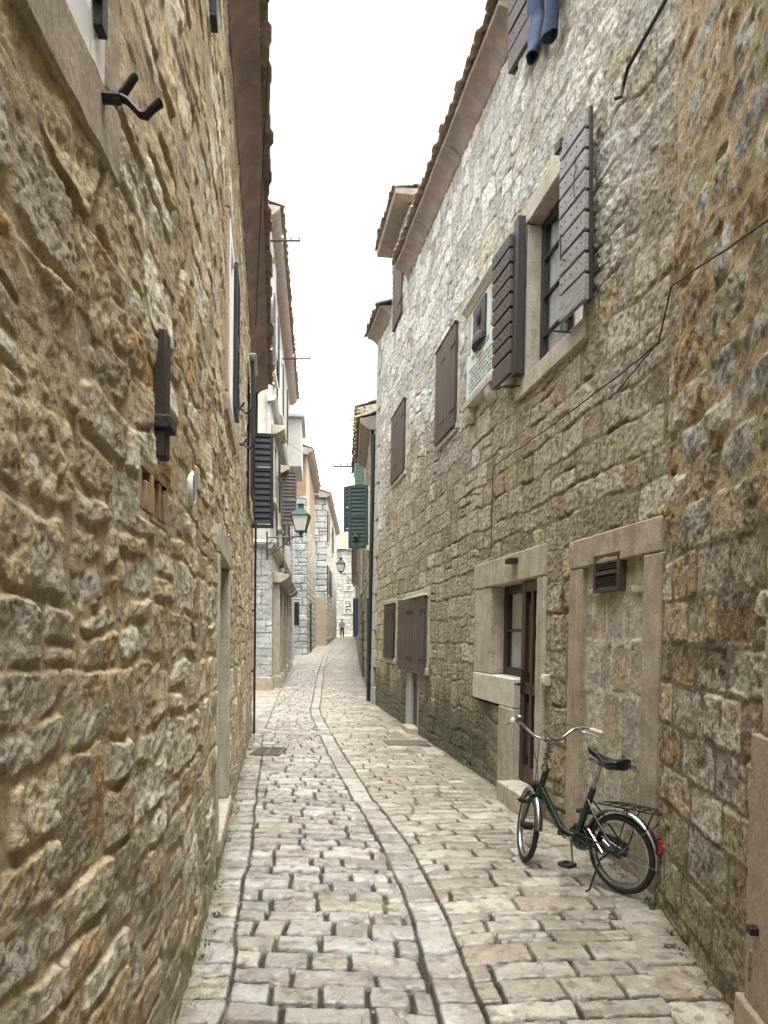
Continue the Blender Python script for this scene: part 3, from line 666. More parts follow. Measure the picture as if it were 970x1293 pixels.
# window with a white frame and closed louvres, over the doorway
stone_frame(FL, lh, *W2, .14, .14, .15, .14, proud=.03, deep=.28, mat='tan_stone', sp=.004)
casement(FL, lh, W2[0], W2[1], W2[2], W2[3], .035, (2, 1), 'white_frame', .11, 'white_frame', False)
for k in (1,):
    hw = (W2[1]-W2[0])/2-.10
    Fs = lambda a, b_, c, k=k: FL(W2[0]+.09+k*(hw+.02)+a, .037+b_, W2[2]+.09+c)
    slat_shutter(Fs, lh, hw, 1.20, 'black_green_paint', .028, (0, .5, 1), .04, 20, fill=.25, tilt=.012)
hold_hook((_XL(7.05)+.05, 7.05, 3.76), (1, .15), 'shutter_dog', lh, k=.95)
hold_hook((_XL(7.75)+.05, 7.75, 3.60), (1, .15), 'shutter_dog', lh, k=.95)
# far window with one leaf flat on the wall and one swung out over the lane
stone_frame(FL, lh, *W3, .12, .12, .14, .12, proud=.02, deep=.28, mat='pale_stone')
casement(FL, lh, *W3, -.16, (2, 2), 'brown_wood', .06, 'dark_glass', False)
Ff = lambda a, b_, c: FL(9.72+a, .055+b_, 3.46+c)
slat_shutter(Ff, lh, .60, 1.72, 'black_green_paint', .04, (0, .5, 1), .06, 30)
x0 = _XL(11.62)+.03
Fo = frame_at((x0, 11.62, 3.28), (.985, .17, 0), (.17, -.985, 0))
slat_shutter(Fo, lh, .34, 1.46, 'black_green_paint', .04, (0, .62, 1), .05, 16, lab='dark green louvred shutter leaf swung out over the lane')
MB().box(FL, 9.6, 10.4, .03, .12, 5.22, 5.235).build('drip_strip', 'white_frame', lh)
MB().tube([FL(12.32, .05, z) for z in np.linspace(-.02, 5.6, 14)], .02, 8).build('drainpipe', 'rusty_iron', lh)
for (yy, zz) in ((11.7, 1.05), (12.0, 2.0)):
    MB().box(FL, yy, yy+.06, -.02, .06, zz, zz+.035).build('iron_stub', 'iron', lh)
# thin cable slung below the eaves
tag(MB().tube([FL(5.6+i*.55, .30-.024*i, 5.95-.0*i-.10*math.sin(i/9*math.pi)-.0) for i in range(10)], .006, 6).build('cable', 'cable_rubber', org=(-1.4, 8, 5.9)), 'thin dark cable slung under the dark eaves of the left house', 'cable')

# ================================================================== RIGHT STONE HOUSE
rh = thing('stone_house', 'long pale stone house with brown shutters along the right of the lane', 'house', (1.2, 10, 0))
ez = lambda y: 7.98+.055*(y-8.0)
opR = []
def hole(a0, a1, c0, c1): opR.append((a0+.03, a1-.03, c0+.03, c1-.03))
# shop opening (window + door)
hole(6.72, 9.02, 2.16, 2.47); hole(6.72, 9.0, .84, 2.2); hole(6.72, 7.98, 0, .9)
hole(4.74, 6.22, -.2, 2.4)            # walled-up doorway
hole(5.97, 7.62, 3.98, 5.86)         # big window
hole(6.12, 7.12, 7.22, 8.6)          # top window
hole(10.0, 11.28, 4.36, 5.86); hole(13.78, 15.3, 4.58, 6.05)
hole(14.5, 15.75, 1.08, 2.3); hole(11.55, 13.55, 1.02, 2.32); hole(12.27, 13.3, -.2, 1.1)
ys = steps(4.2, 17.8, lambda y: min(max(.00042*y*y, .0105), .032))
zs = np.concatenate([np.arange(-.12, 3.0, .0085), np.arange(3.0085, 9.9, .0105)])
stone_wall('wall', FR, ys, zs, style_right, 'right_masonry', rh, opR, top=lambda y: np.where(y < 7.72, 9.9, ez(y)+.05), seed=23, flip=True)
house_core(FR, rh, [4.2, 17.78], 7.9)
MB().box(FR, 4.2, 7.72, -4, -.36, 7.8, 9.9).build('upper_storey', 'interior', rh)
MB().box(FR, 7.725, 7.80, -4, -.01, 7.9, 9.9).build('end_wall', 'tan_stone', rh)
MB().box(FR, 17.70, 17.80, -5, .03, -.3, 9.0).build('end_wall', 'grey_stone', rh)
# quoin stones at the far corner
q = MB()
for i in range(20): q.box(FR, 17.38 if i % 2 else 17.15, 17.72, -.1, .045, .02+i*.425, .02+(i+1)*.425-.012)
q.build('quoins', 'grey_stone', rh, bevel=.015)
cov = [(-.3, -.05), (.025, -.06), (.05, -.03), (.10, .03), (.17, .075), (.24, .095), (.265, .10), (.265, .16), (-.3, .22)]
for k, (ya, yb) in enumerate(((7.72, 10.1), (10.112, 12.2), (12.212, 14.02), (15.92, 17.85))):
    MB().sweep(FR, cov, list(np.linspace(ya, yb, 12)), lambda y: float(ez(y))+.010*math.sin(y*3.7)).build('eaves', 'cornice_plaster', rh, ang=60)
tile_roof('roof', FR, 7.72, 14.1, lambda y: ez(y)+.14, rh, over=.31)
tile_roof('roof', FR, 15.85, 17.95, lambda y: ez(y)+.14, rh, over=.31, seed=8)
# dormer rising through the eaves
st = style_block(.22, .3, (.44, .42, .39), (.50, .48, .45))
stone_wall('dormer_wall', FR, np.arange(14.02, 15.93, .02), np.arange(7.9, 9.75, .02), st, 'far_masonry', rh, [(14.55, 15.5, 7.9, 9.35)], flip=True, seed=4)
MB().box(FR, 14.03, 14.20, -3.5, -.02, 8.0, 9.7).build('dormer_cheek', 'grey_stone', rh)
MB().box(FR, 15.74, 15.92, -3.5, -.02, 8.0, 9.7).build('dormer_cheek', 'grey_stone', rh)
MB().sweep(FR, [(-3.6, 9.70), (.30, 9.70), (.32, 9.76), (.32, 9.82), (-3.6, 9.90)], [13.80, 16.15]).build('dormer_eaves', 'cornice_plaster', rh, bevel=.01)
tile_roof('dormer_roof', FR, 13.78, 16.18, lambda y: 9.78+0*y, rh, depth=3.4, over=.36, rise=.2, seed=12)
Fd = lambda a, b_, c: FR(14.55+a, .02+b_, 7.85+c)
plank_shutter(Fd, rh, .95, 1.5, 'brown_wood', 5)

# --- top window with one leaf open, washing on the sill
stone_frame(FR, rh, 6.22, 7.02, 7.32, 8.5, .10, .10, .14, .10, proud=.025, deep=.3)
casement(FR, rh, 6.22, 7.02, 7.32, 8.5, -.12, (2, 2), 'dark_wood', .05, 'window_glass')
def h_plank(F, parent, w, h, mat, n, t=.04, gap=.026, lab=None, iron=True, flat=0):
    """ledged leaf of level boards with dark gaps; F(a across, b out, c up)"""
    m = MB(); e = (h-.22-flat)/n
    m.box(F, 0, w, 0, t, 0, .22-gap)
    for i in range(n): m.box(F, 0, w, 0+.002*(i % 2), t+random.uniform(-.004, .003), .22+i*e, .22+(i+1)*e-gap)
    if flat: m.box(F, 0, w, 0, t+.002, h-flat, h)
    o = m.build('shutter', mat, parent, bevel=.004)
    bk = MB().box(F, .0, .075, -.035, -.003, .0, h).box(F, w-.075, w, -.035, -.003, .0, h).box(F, .076, w-.076, -.030, -.004, .05, .12).box(F, .076, w-.076, -.030, -.004, h-.14, h-.07)
    bk.build('stile', 'dark_wood', o, bevel=.004)
    nl = MB()
    for i in range(n):
        for a in (.05, w*.28, w*.5, w*.72, w-.05): nl.box(F, a-.004, a+.004, t, t+.006, .22+(i+.45)*e-.004, .22+(i+.45)*e+.004)
    nl.build('nails', 'iron', o)['kind'] = 'stuff'
    if lab: o['label'] = lab
    return o
def leaf_frame(y, o, z, dy, do, flip=False):
    """shutter frame hinged at wall point (y,o,z) and reaching (dy,do)"""
    p = FR(y, o, z); e = FR(y+dy, o+do, z); L = math.hypot(e[0]-p[0], e[1]-p[1]); ax = ((e[0]-p[0])/L, (e[1]-p[1])/L, 0)
    ay = (-ax[1], ax[0], 0) if not flip else (ax[1], -ax[0], 0)
    return frame_at(p, ax, ay), L
F_, L_ = leaf_frame(7.0, .13, 7.20, .50, .05)
h_plank(F_, rh, L_, 1.45, 'worn_brown_wood', 7)
# --- big window, both leaves off the wall
bw = (6.02, 7.36, 4.16, 5.66)
stone_frame(FR, rh, *bw, .06, .26, .20, .18, proud=.03, deep=.30, mat='pale_stone')
casement(FR, rh, *bw, -.11, (2, 4), 'dark_wood', .07, 'window_glass')
F_, L_ = leaf_frame(5.75, .095, 4.20, .45, .02)
h_plank(F_, rh, L_, 1.48, 'weathered_wood', 8, lab='grey white weathered leaf of level boards, half closed over the window')
hd = [(.15, .40), (.10, .46), (.08, .56), (.11, .64), (.15, .66), (.12, .72), (.14, .78)]
MB().tube([F_(.20-a*.6+.0, .055, .45+c*.9) for a, c in hd], .004, 6).build('shutter_hook', 'iron', rh)
MB().tube([F_(.34, .045, .46), F_(.345, .075, .46), F_(.345, .075, .66), F_(.34, .045, .66)], .006, 6).build('shutter_handle', 'iron', rh)
MB().box(F_, .40, .50, -.03, .06, 1.40, 1.485).build('shutter_corner', 'dark_wood', rh, bevel=.004)
F_, L_ = leaf_frame(7.44, .12, 4.22, .52, .02)
h_plank(F_, rh, L_, 1.40, 'worn_brown_wood', 8)
MB().box(FR, 7.33, 7.45, .06, .14, 4.18, 5.72).build('shutter_post', 'dark_wood', rh, bevel=.005)
for (yy, zz) in ((6.2, 4.13), (7.45, 4.10), (7.62, 4.14)):
    MB().tube([FR(yy, -.02, zz), FR(yy, .20, zz), FR(yy+.10, .20, zz+.01)], .007, 6).build('shutter_stay', 'iron', rh)
# --- closed brown shutters
def closed_pair(a0, a1, c0, c1, gap=0, mat='brown_wood', fw=.10, board=True):
    stone_frame(FR, rh, a0, a1, c0, c1, fw, fw, .14, .11, proud=.028, deep=.25, mat='pale_stone')
    MB().box(FR, a0, a1, -.2, -.1, c0, c1).build('window_back', 'interior', rh)
    hw = (a1-a0)/2+.05
    for k in (0, 1):
        Fk = lambda a, b_, c, k=k: FR(a0-.05+k*hw+a, .040+b_, c0-.03+c)
        plank_shutter(Fk, rh, hw-.006, c1-c0+.05, mat, 3)
    if board: MB().box(FR, a0-.06, a1+.07, .03, .085, c1+.022, c1+.05).build('drip_board', 'dark_wood', rh, bevel=.003)
closed_pair(10.1, 11.16, 4.46, 5.78); closed_pair(13.9, 15.2, 4.68, 5.95)
closed_pair(14.6, 15.65, 1.18, 2.2, mat='dark_wood')
for (yy, zz) in ((11.45, 4.42), (9.95, 4.36), (13.5, 4.6), (12.2, 4.52), (8.9, 3.3), (9.2, 4.2)):
    MB().tube([FR(yy, -.02, zz), FR(yy, .10, zz), FR(yy+.06, .11, zz-.02), FR(yy+.06, .11, zz+.02)], .007, 6).build('wall_hook', 'iron', rh)
# --- low shop hatch with a narrow door under it
stone_frame(FR, rh, 11.7, 13.4, 1.12, 2.2, .15, .15, .16, .12, proud=.03, deep=.25, mat='pale_stone')
MB().box(FR, 11.7, 13.4, -.2, -.12, 1.12, 2.2).build('window_back', 'interior', rh)
for k in (0, 1):
    Fk = lambda a, b_, c, k=k: FR(11.66+k*.90+a, .042+b_+(.10*(a/.88) if k else 0), 1.02+c)
    plank_shutter(Fk, rh, .88, 1.22, 'worn_brown_wood', 5, lab='grey brown leaf standing a little off the wall' if k else None)
MB().box(FR, 11.62, 13.5, .04, .10, 2.245, 2.27).build('drip_board', 'white_frame', rh, bevel=.003)
MB().box(FR, 12.30, 12.36, -.25, .012, -.1, .99).build('jamb_stone', 'grey_stone', rh, bevel=.01)
MB().box(FR, 12.84, 13.28, -.25, .032, -.1, .99).build('jamb_stone', 'grey_stone', rh, bevel=.01)
MB().box(FR, 12.362, 12.838, -.24, -.02, -.02, .99).build('door', 'dark_wood', rh)
MB().box(FR, 12.3, 12.95, -.1, .16, -.1, .10).build('doorstep', 'pale_stone', rh, bevel=.015)
# --- shop window and door
MB().box(FR, 6.74, 9.0, -.30, .040, 2.172, 2.46).build('lintel', 'pale_stone', rh, bevel=.02)
MB().box(FR, 8.36, 8.99, -.30, .030, 1.20, 2.170).build('jamb_stone', 'pale_stone', rh, bevel=.02)
MB().box(FR, 6.74, 6.92, -.30, .034, .0, 2.170).build('jamb_stone', 'pale_stone', rh, bevel=.015)
MB().box(FR, 7.50, 8.98, -.30, .040, .90, 1.197).build('sill', 'white_stone', rh, bevel=.018)
MB().box(FR, 7.502, 7.95, -.30, .045, -.1, .897).build('jamb_stone', 'pale_stone', rh, bevel=.015)
casement(FR, rh, 7.52, 8.36, 1.20, 2.168, -.13, (1, 2), 'dark_wood', .085)
dr = MB()
for a0, a1, o_ in ((6.925, 7.02, -.035), (7.40, 7.505, -.035)): dr.box(FR, a0, a1, -.19, o_, .21, 2.168)
dr.box(FR, 7.021, 7.399, -.19, -.037, 2.06, 2.168).box(FR, 7.021, 7.399, -.19, -.037, .21, .36).box(FR, 7.021, 7.399, -.19, -.039, 1.06, 1.17)
dr.box(FR, 7.18, 7.25, -.185, -.034, .36, 2.06)
for z0, z1 in ((.36, 1.06), (1.17, 2.06)): dr.box(FR, 7.021, 7.399, -.17, -.09, z0, z1)
for z0, z1 in ((.45, .97), (1.27, 1.95)):
    for a0, a1 in ((7.05, 7.15), (7.28, 7.375)): dr.box(FR, a0, a1, -.15, -.06, z0, z1)
door = dr.build('door', 'red_brown_wood', rh, bevel=.006)
hp = FR(7.45, -.04, 1.15)
MB().box(FR, 7.43, 7.47, -.04, -.022, 1.05, 1.30).tube([hp, FR(7.45, .035, 1.15), FR(7.34, .035, 1.15)], .011, 8).build('handle', 'iron', door)
MB().box(FR, 6.80, 7.50, -.28, .19, -.1, .195).build('doorstep', 'pale_stone', rh, bevel=.02)
MB().box(FR, 6.60, 6.70, -.01, .06, 1.19, 1.29).box(FR, 6.615, 6.685, .055, .072, 1.21, 1.27).build('switch_box', 'cream_plastic', rh, bevel=.008)
lb = MB(); lb.box(FR, 7.42, 7.60, .02, .12, 2.345, 2.40); lb.build('canopy_bracket', 'iron', rh, bevel=.008)
# --- walled-up doorway with its vent
MB().box(FR, 4.76, 6.20, -.25, .030, 2.17, 2.40).build('lintel', 'ochre_stone', rh, bevel=.03)
MB().box(FR, 5.95, 6.19, -.25, .026, -.1, 2.168).build('jamb_stone', 'ochre_stone', rh, bevel=.015)
MB().box(FR, 4.74, 4.97, -.25, .028, -.1, 2.168).build('jamb_stone', 'ochre_stone', rh, bevel=.015)
def style_infill(Y, Z, seed):
    rng = np.random.default_rng(seed); U = Y+.020*fbm(Y, Z, 1, 3, 3)+.008*fbm(Y, Z, 6, 14, 2); V = Z+.022*fbm(Y, Z, 2, 3, 3)+.008*fbm(Y, Z, 7, 14, 2)
    ed, rn = cells(U, V, rng, .44, .08, .25, .06); d, pu, pv = edge_dist(U, V, ed, rn, .02, .06); gp = .012+.012*fbm(Y, Z, 3, 9, 2); s = sstep((d-gp)/.02)
    h = lerp(.012*fbm(Y, Z, 4, 12, 3)+.012, .012*rn[..., 0]+.020*(ridged(Y, Z, 5, 9, 4)-.5)*.5+.004*fbm(Y, Z, 8, 30, 3), s)-.028
    c = np.empty(Y.shape+(3,)); c[:] = C3((.45, .41, .33)); c = blend(c, C3((.44, .34, .22)), sstep((rn[..., 1]-.7)*4)*.8); c *= (.85+.3*rn[..., 2]+.25*fbm(Y, Z, 9, 6, 4))[..., None]
    g = np.empty_like(c); g[:] = C3((.52, .47, .38)); c = blend(g, c, s); c = blend(c, C3((.16, .15, .10)), sstep((.5-Z)/.5+.6*fbm(Y, Z, 10, 4, 3))*.5)
    return h, c
stone_wall('infill', FR, np.arange(4.95, 5.97, .0095), np.arange(-.1, 2.19, .0095), style_infill, 'right_masonry', rh, flip=True, seed=31)
vb = MB(); V0 = (5.30, 5.72, 1.955, 2.235)
vb.box(FR, V0[0], V0[0]+.035, -.05, .034, V0[2], V0[3]).box(FR, V0[1]-.035, V0[1], -.05, .034, V0[2], V0[3])
for z in (V0[2], (V0[2]+V0[3])/2-.014, V0[3]-.028): vb.box(FR, V0[0]+.036, V0[1]-.036, -.05, .032, z, z+.028)
vb.box(FR, V0[0]+.03, V0[1]-.03, -.05, -.012, V0[2]+.01, V0[3]-.01)
vp = vb.build('vent_box', 'brown_wood', rh, bevel=.003)
vs = MB()
for k in range(12):
    z = V0[2]+.034+k*.0172
    if abs(z-(V0[2]+V0[3])/2) < .02: continue
    vs.add([FR(a, o_, z+dz) for a, o_, dz in ((V0[0]+.036, .026, 0), (V0[1]-.036, .026, 0), (V0[1]-.036, -.008, .014), (V0[0]+.036, -.008, .014), (V0[0]+.036, .026, .004), (V0[1]-.036, .026, .004), (V0[1]-.036, -.008, .018), (V0[0]+.036, -.008, .018))],
           [(0, 1, 2, 3), (7, 6, 5, 4), (0, 4, 5, 1), (3, 2, 6, 7), (0, 3, 7, 4), (1, 5, 6, 2)])
vs.build('slats', 'worn_brown_wood', vp)
# downpipe at the far corner
dp = MB().tube([FR(17.95, .06, z) for z in np.linspace(0, 6.4, 12)], .045, 10)
dp.build('drainpipe', 'black_green_paint', rh)

# --- marble plaque with a bronze relief
pq = thing('memorial_plaque', 'white marble plaque with dark bronze portrait between the shuttered windows', 'plaque', FR(8.9, .05, 5))
pa, pb, pz0, pz1 = 8.30, 9.48, 4.50, 5.62
MB().box(FR, pa, pb, -.03, .055, pz0, pz1).build('slab', 'plaque_marble', pq, bevel=.006)
MB().sweep(FR, [(-.02, pz1+.004), (.07, pz1+.004), (.085, pz1+.03), (.13, pz1+.06), (.135, pz1+.09), (-.02, pz1+.11)], [pa-.05, pb+.05]).build('cornice', 'white_stone', pq, bevel=.004)
MB().sweep(FR, [(-.02, pz0-.07), (.11, pz0-.07), (.12, pz0-.004), (-.02, pz0-.004)], [pa-.03, pb+.03]).build('ledge', 'white_stone', pq, bevel=.006)
for a in (pa+.06, pb-.24):
    MB().sweep(FR, [(-.02, pz0-.24), (.03, pz0-.235), (.075, pz0-.20), (.09, pz0-.15), (.10, pz0-.073), (-.02, pz0-.073)], [a, a+.18]).build('bracket', 'white_stone', pq, bevel=.006)
for a in (pa+.06, pb-.16):
    MB().box(FR, a, a+.10, .054, .066, 5.12, 5.56).build('inset_panel', 'pale_stone', pq, bevel=.004)
ba, bb, bz0, bz1 = 8.64, 9.14, 5.06, 5.56
rel = MB().box(FR, ba, bb, .05, .078, bz0, bz1).build('relief_panel', 'bronze', pq, bevel=.004)
bs = MB(); mid = (ba+bb)/2
bf = lambda a, b_, c: FR(mid+a, .078+b_*.45, bz0+c)
bs.lathe(lambda a, b_, c: bf(a, b_, c), [(.002, .22), (.05, .225), (.075, .27), (.085, .32), (.08, .38), (.055, .42), (.002, .435)], 14)
bs.lathe(lambda a, b_, c: bf(a, b_*.7, c), [(.20, .005), (.19, .08), (.13, .13), (.055, .155), (.045, .225)], 14)
bs.build('bust', 'bronze', rel)
ink = MB(); rng = random.Random(4)
def letters(a0, a1, z, hgt):                     # worn, no longer legible rows of small incised capitals
    a = a1
    while a > a0+hgt*.6:
        w = hgt*rng.uniform(.45, .75)
        if rng.random() < .13: a -= w*.8; continue
        k = rng.randrange(4); t_ = hgt*.17; o0, o1 = .0548, .0562
        ink.box(FR, a-t_, a, o0, o1, z, z+hgt)
        if k != 1: ink.box(FR, a-w, a-w+t_, o0, o1, z, z+hgt)
        if k in (0, 2): ink.box(FR, a-w+t_, a-t_, o0, o1, z+hgt*(.42 if k else .83), z+hgt*(.42 if k else .83)+t_)
        if k in (1, 3): ink.box(FR, a-w+(0 if k == 1 else t_), a-t_, o0, o1, z, z+t_)
        a -= w+hgt*.28
letters(8.50, 9.28, 4.985, .062)
letters(8.75, 9.0, 4.925, .036)
for i in range(6): letters(8.40, 9.38-.02*(i % 3), 4.872-i*.052, .034)
letters(8.44, 9.36, 4.54, .036)
ink.build('lettering', 'letter_green', pq)['kind'] = 'stuff'

# --- washing over the top sill
def trouser(name, pts, r0, r1, parent, f=.55):
    n = len(pts); MB().tube(pts, [r0+(r1-r0)*i/(n-1)*1.0+.006*math.sin(i*2.1) for i in range(n)], 14, flat=f).build(name, 'denim', parent, ang=70)
jn = thing('jeans', 'blue denim jeans hung to dry over the top window sill', 'jeans', FR(6.9, .1, 7.3))
def leg(y, zb, k):
    n = 22; nr = 26; vs = []; fs = []
    def ring(i, sc, dz=0):
        t = i/(nr-1); yc = y-.10*t+.025*math.sin(t*5+k); oc = .10+.05*t+.02*math.sin(t*7+k*2); z = 8.2-(8.2-zb)*t+dz
        out = []
        for q in range(n):
            a = 2*math.pi*q/n
            w = .108-.012*t; fold = 1+.16*math.sin(2*a+t*9+k)+.07*math.sin(3*a-t*17+k)+.05*math.sin(t*31+a+k)
            out.append(FR(yc+math.cos(a)*w*fold*sc+.02*math.sin(t*12+k), max(oc+math.sin(a)*w*.62*fold*sc, .012), z+.014*math.cos(a+k)*(t > .9)))
        return out
    for i in range(nr): vs += ring(i, 1+(.05 if i >= nr-2 else 0))
    vs += ring(nr-1, .9); vs += ring(nr-3, .86, 0)
    for i in range(nr+1):
        for q in range(n): l = (q+1) % n; fs.append((i*n+q, i*n+l, i*n+n+l, i*n+n+q))
    fs.append(tuple(range(n-1, -1, -1))); fs.append(tuple((nr+1)*n+q for q in range(n)))
    return MB().add(vs, fs)
leg(7.08, 6.95, 0).build('trouser_leg', 'denim', jn, ang=75)
leg(6.66, 6.87, 2).build('trouser_leg', 'denim', jn, ang=75)
tag(MB().tube([FR(6.1, .10, 8.18), FR(7.0, .10, 8.2), FR(7.3, .02, 8.2)], .006, 6).build('washing_line', 'cable_rubber', org=FR(7, .1, 8.2)), 'thin line at the top right window carrying the jeans', 'line')

# --- wires on the right wall
def wire(name, pts, r, lab, mat='cable_rubber', sag=.0):
    P = []
    for (a, b_) in zip(pts[:-1], pts[1:]):
        for i in range(6):
            t = i/6; P.append(tuple(a[k]+(b_[k]-a[k])*t for k in range(3)))
            P[-1] = (P[-1][0], P[-1][1], P[-1][2]-sag*4*t*(1-t)+.004*math.sin(len(P)*1.9))
    P.append(pts[-1]); tag(MB().tube(P, r, 6).build(name, mat, org=pts[0]), lab, 'cable')
wire('cable', [FN(2.2, .06, 3.19), FN(3.0, .06, 3.30), FN(4.45, .06, 3.71), FR(4.75, .07, 3.48), FR(5.2, .06, 3.47), FR(6.4, .06, 3.46), FR(7.6, .06, 3.47), FR(8.25, .05, 3.49), FR(8.3, .05, 3.42), FR(8.3, .05, 2.56), FR(8.32, .07, 2.50), FR(8.18, .07, 2.50)], .0055,
     'black cable crossing the right house below the big window and dropping to the shop door')
wire('cable', [FR(4.8, .05, 3.50), FR(5.1, .075, 3.40), FR(5.3, .09, 3.33), FR(5.45, .07, 3.44)], .0045, 'short loose end of black cable hanging off the longer one')
tag(MB().tube([FN(4.2, .05, 5.62), FR(4.72, .06, 5.66), FR(5.26, .06, 5.60), FR(5.33, .06, 5.52), FR(5.31, .08, 5.43), FR(5.36, .10, 5.45)], .014, 8).build('iron_rod', 'iron', org=FR(5, 0, 6)), 'thin bent iron rod slanting high on the right wall above the big window', 'rod')
MB().tube([FR(6.15, 0, 7.05), FR(6.15, .12, 7.05), FR(6.0, .14, 7.02), FR(5.95, .12, 7.08)], .014, 8).build('wall_hook', 'iron', rh)

# ================================================================== NEAR RIGHT HOUSE
nh = thing('stone_house', 'rough tan stone house with a ragged corner at the right edge of the photo', 'house', (1.5, 3, 0))
ys = np.concatenate([np.arange(-9, 2.3, .08), np.arange(2.3, 4.785, .0068)])
zs = np.concatenate([np.arange(-.12, 2.6, .0068), np.arange(2.607, 7.4, .0095)])
stone_wall('wall', FN, ys, zs, style_near, 'near_masonry', nh, [(2.2, 2.93, -.2, 2.42)], flip=True, seed=41)
house_core(FN, nh, [-9, 4.45], 7.3)
MB().box(FN, 2.85, 3.14, -.25, .022, -.1, 1.24).build('jamb_stone', 'tan_stone', nh, bevel=.02)
MB().box(FN, 2.0, 3.0, -.25, .02, 2.30, 2.5).build('lintel', 'tan_stone', nh, bevel=.02)
MB().box(FN, 2.83, 3.03, -.25, .018, 1.246, 2.298).build('jamb_stone', 'pale_stone', nh, bevel=.02)
MB().box(FN, 2.1, 2.86, -.22, -.16, -.1, 2.3).build('door', 'dark_wood', nh)
MB().box(FN, 2.8, 3.18, -.05, .045, -.1, .14).build('plinth', 'tan_stone', nh, bevel=.02)
MB().box(FN, 2.99, 3.04, .0, .055, .445, .475).build('hinge_pin', 'iron', nh, bevel=.003)
tile_roof('roof', FN, -9, 4.6, lambda y: 7.35+0*y, nh, over=.3)

# ================================================================== HOUSES FURTHER UP THE LANE
def louvre_panel(F, a0, a1, z0, z1, parent, mat, o=.05):
    Fk = lambda a, b_, c: F(a0+a, o+b_, z0+c)
    slat_shutter(Fk, parent, a1-a0, z1-z0, mat, .04, (0, .5, 1), .06, 18)
def simple_window(F, a0, a1, z0, z1, parent, frame='white_stone', glass='dark_glass', fw=.14, hood=False):
    w = MB(); w.box(F, a0-fw, a0, -.05, .05, z0, z1).box(F, a1, a1+fw, -.05, .05, z0, z1).box(F, a0-fw, a1+fw, -.05, .055, z1+.001, z1+fw).box(F, a0-fw-.05, a1+fw+.05, -.05, .10, z0-.12, z0-.001)
    f = w.build('window', frame, parent, bevel=.01)
    MB().box(F, a0, a1, -.04, .012, z0, z1).build('pane', glass, f)
    MB().box(F, (a0+a1)/2-.02, (a0+a1)/2+.02, .0, .025, z0, z1).box(F, a0, a1, .0, .022, (z0+z1)/2-.02, (z0+z1)/2+.02).build('glazing_bar', 'brown_wood', f)
    if hood: MB().sweep(F, [(-.02, z1+.2), (.12, z1+.22), (.34, z1+.34), (.36, z1+.44), (-.02, z1+.48)], [a0-.3, a1+.3]).build('hood', frame, f, bevel=.01)
# --- white plastered house with pilasters (left)
b1 = thing('plastered_house', 'tall white plastered house with a stone ground floor of pilasters and doors', 'house', (-3.4, 24, 0))
FB = frame_line((-3.12, 20.8), (-4.62, 37.8), 1); FBf = frame_line(FB(0, -6.88, 0)[:2], FB(0, 0, 0)[:2], 1)
MB().box(FB, .01, FB.L, -6, -.10, -.3, 13.2).build('wall', 'white_plaster', b1)
MB().box(FBf, 0, FBf.L-.02, -3, -.02, -.3, 13.15).build('end_wall', 'grey_stone', b1)
stone_wall('corner_stones', FBf, np.arange(5.6, 6.90, .02), np.arange(.45, 4.0, .02), style_block(.42, .9, (.36, .36, .355), (.43, .425, .41), (.26, .25, .23), .01), 'far_masonry', b1, seed=3)
MB().box(FBf, 5.55, 6.93, -.05, .06, -.2, .45).build('plinth', 'ochre_stone', b1, bevel=.02)
MB().box(FB, .0, 12.2, -.1, .0, 3.42, 4.0).build('frieze', 'pale_stone', b1, bevel=.01)
cp = [(-.1, 3.98), (.03, 4.0), (.06, 4.06), (.15, 4.10), (.17, 4.17), (.02, 4.25), (-.1, 4.25)]
MB().sweep(FB, cp, [-.15, 12.2]).build('cornice', 'pale_stone', b1); MB().sweep(FBf, cp, [5.5, FBf.L+.15]).build('cornice', 'grey_stone', b1)
MB().box(FB, 0, .55, -.1, .02, .0, 3.44).build('pilaster', 'pale_stone', b1, bevel=.015)
for k, a in enumerate((.75, 3.1, 5.5, 8.1)):
    g0 = float(GZ(FB(a, 0, 0)[1]))
    for e in (a, a+1.55): MB().box(FB, e, e+.38, -.1, .20, g0-.2, 3.1).box(FB, e-.05, e+.43, -.1, .25, g0-.2, g0+.35).build('pilaster', 'pale_stone', b1, bevel=.015)
    MB().sweep(FB, [(-.1, 3.10), (.24, 3.11), (.45, 3.24), (.48, 3.33), (-.1, 3.45)], [a-.12, a+2.05]).build('door_hood', 'pale_stone', b1, bevel=.01)
    MB().box(FB, a+.38, a+1.55, -.1, -.03, g0-.2, 3.1).build('door', 'brown_wood' if k % 2 else 'tan_stone', b1)
simple_window(FB, .55, 1.5, 9.1, 11.0, b1, 'white_stone'); simple_window(FB, 4.6, 5.5, 9.1, 11.0, b1)
louvre_panel(FB, .05, .5, 9.1, 11.1, b1, 'black_green_paint', .06); louvre_panel(FB, 1.55, 2.0, 9.1, 11.1, b1, 'black_green_paint', .10); louvre_panel(FB, 5.6, 6.1, 9.1, 11.1, b1, 'black_green_paint')
louvre_panel(FB, 2.3, 2.85, 5.4, 7.1, b1, 'black_green_paint', .08); louvre_panel(FB, 8.6, 9.1, 5.3, 7.0, b1, 'brown_wood', .1); louvre_panel(FB, 10.15, 10.7, 5.3, 7.0, b1, 'black_green_paint', .1); louvre_panel(FB, 8.0, 8.6, 9.0, 11.0, b1, 'black_green_paint', .1); MB().sweep(FB, [(-.1, 8.05), (.10, 8.08), (.16, 8.2), (-.1, 8.24)], [-.1, 13]).build('string_course', 'grey_stone', b1); simple_window(FB, .8, 1.7, 5.5, 7.1, b1, 'pale_stone', hood=True); simple_window(FB, 4.35, 5.25, 5.2, 6.75, b1, 'pale_stone', hood=True); simple_window(FB, 9.2, 10.1, 5.4, 7.0, b1, 'pale_stone', hood=True)
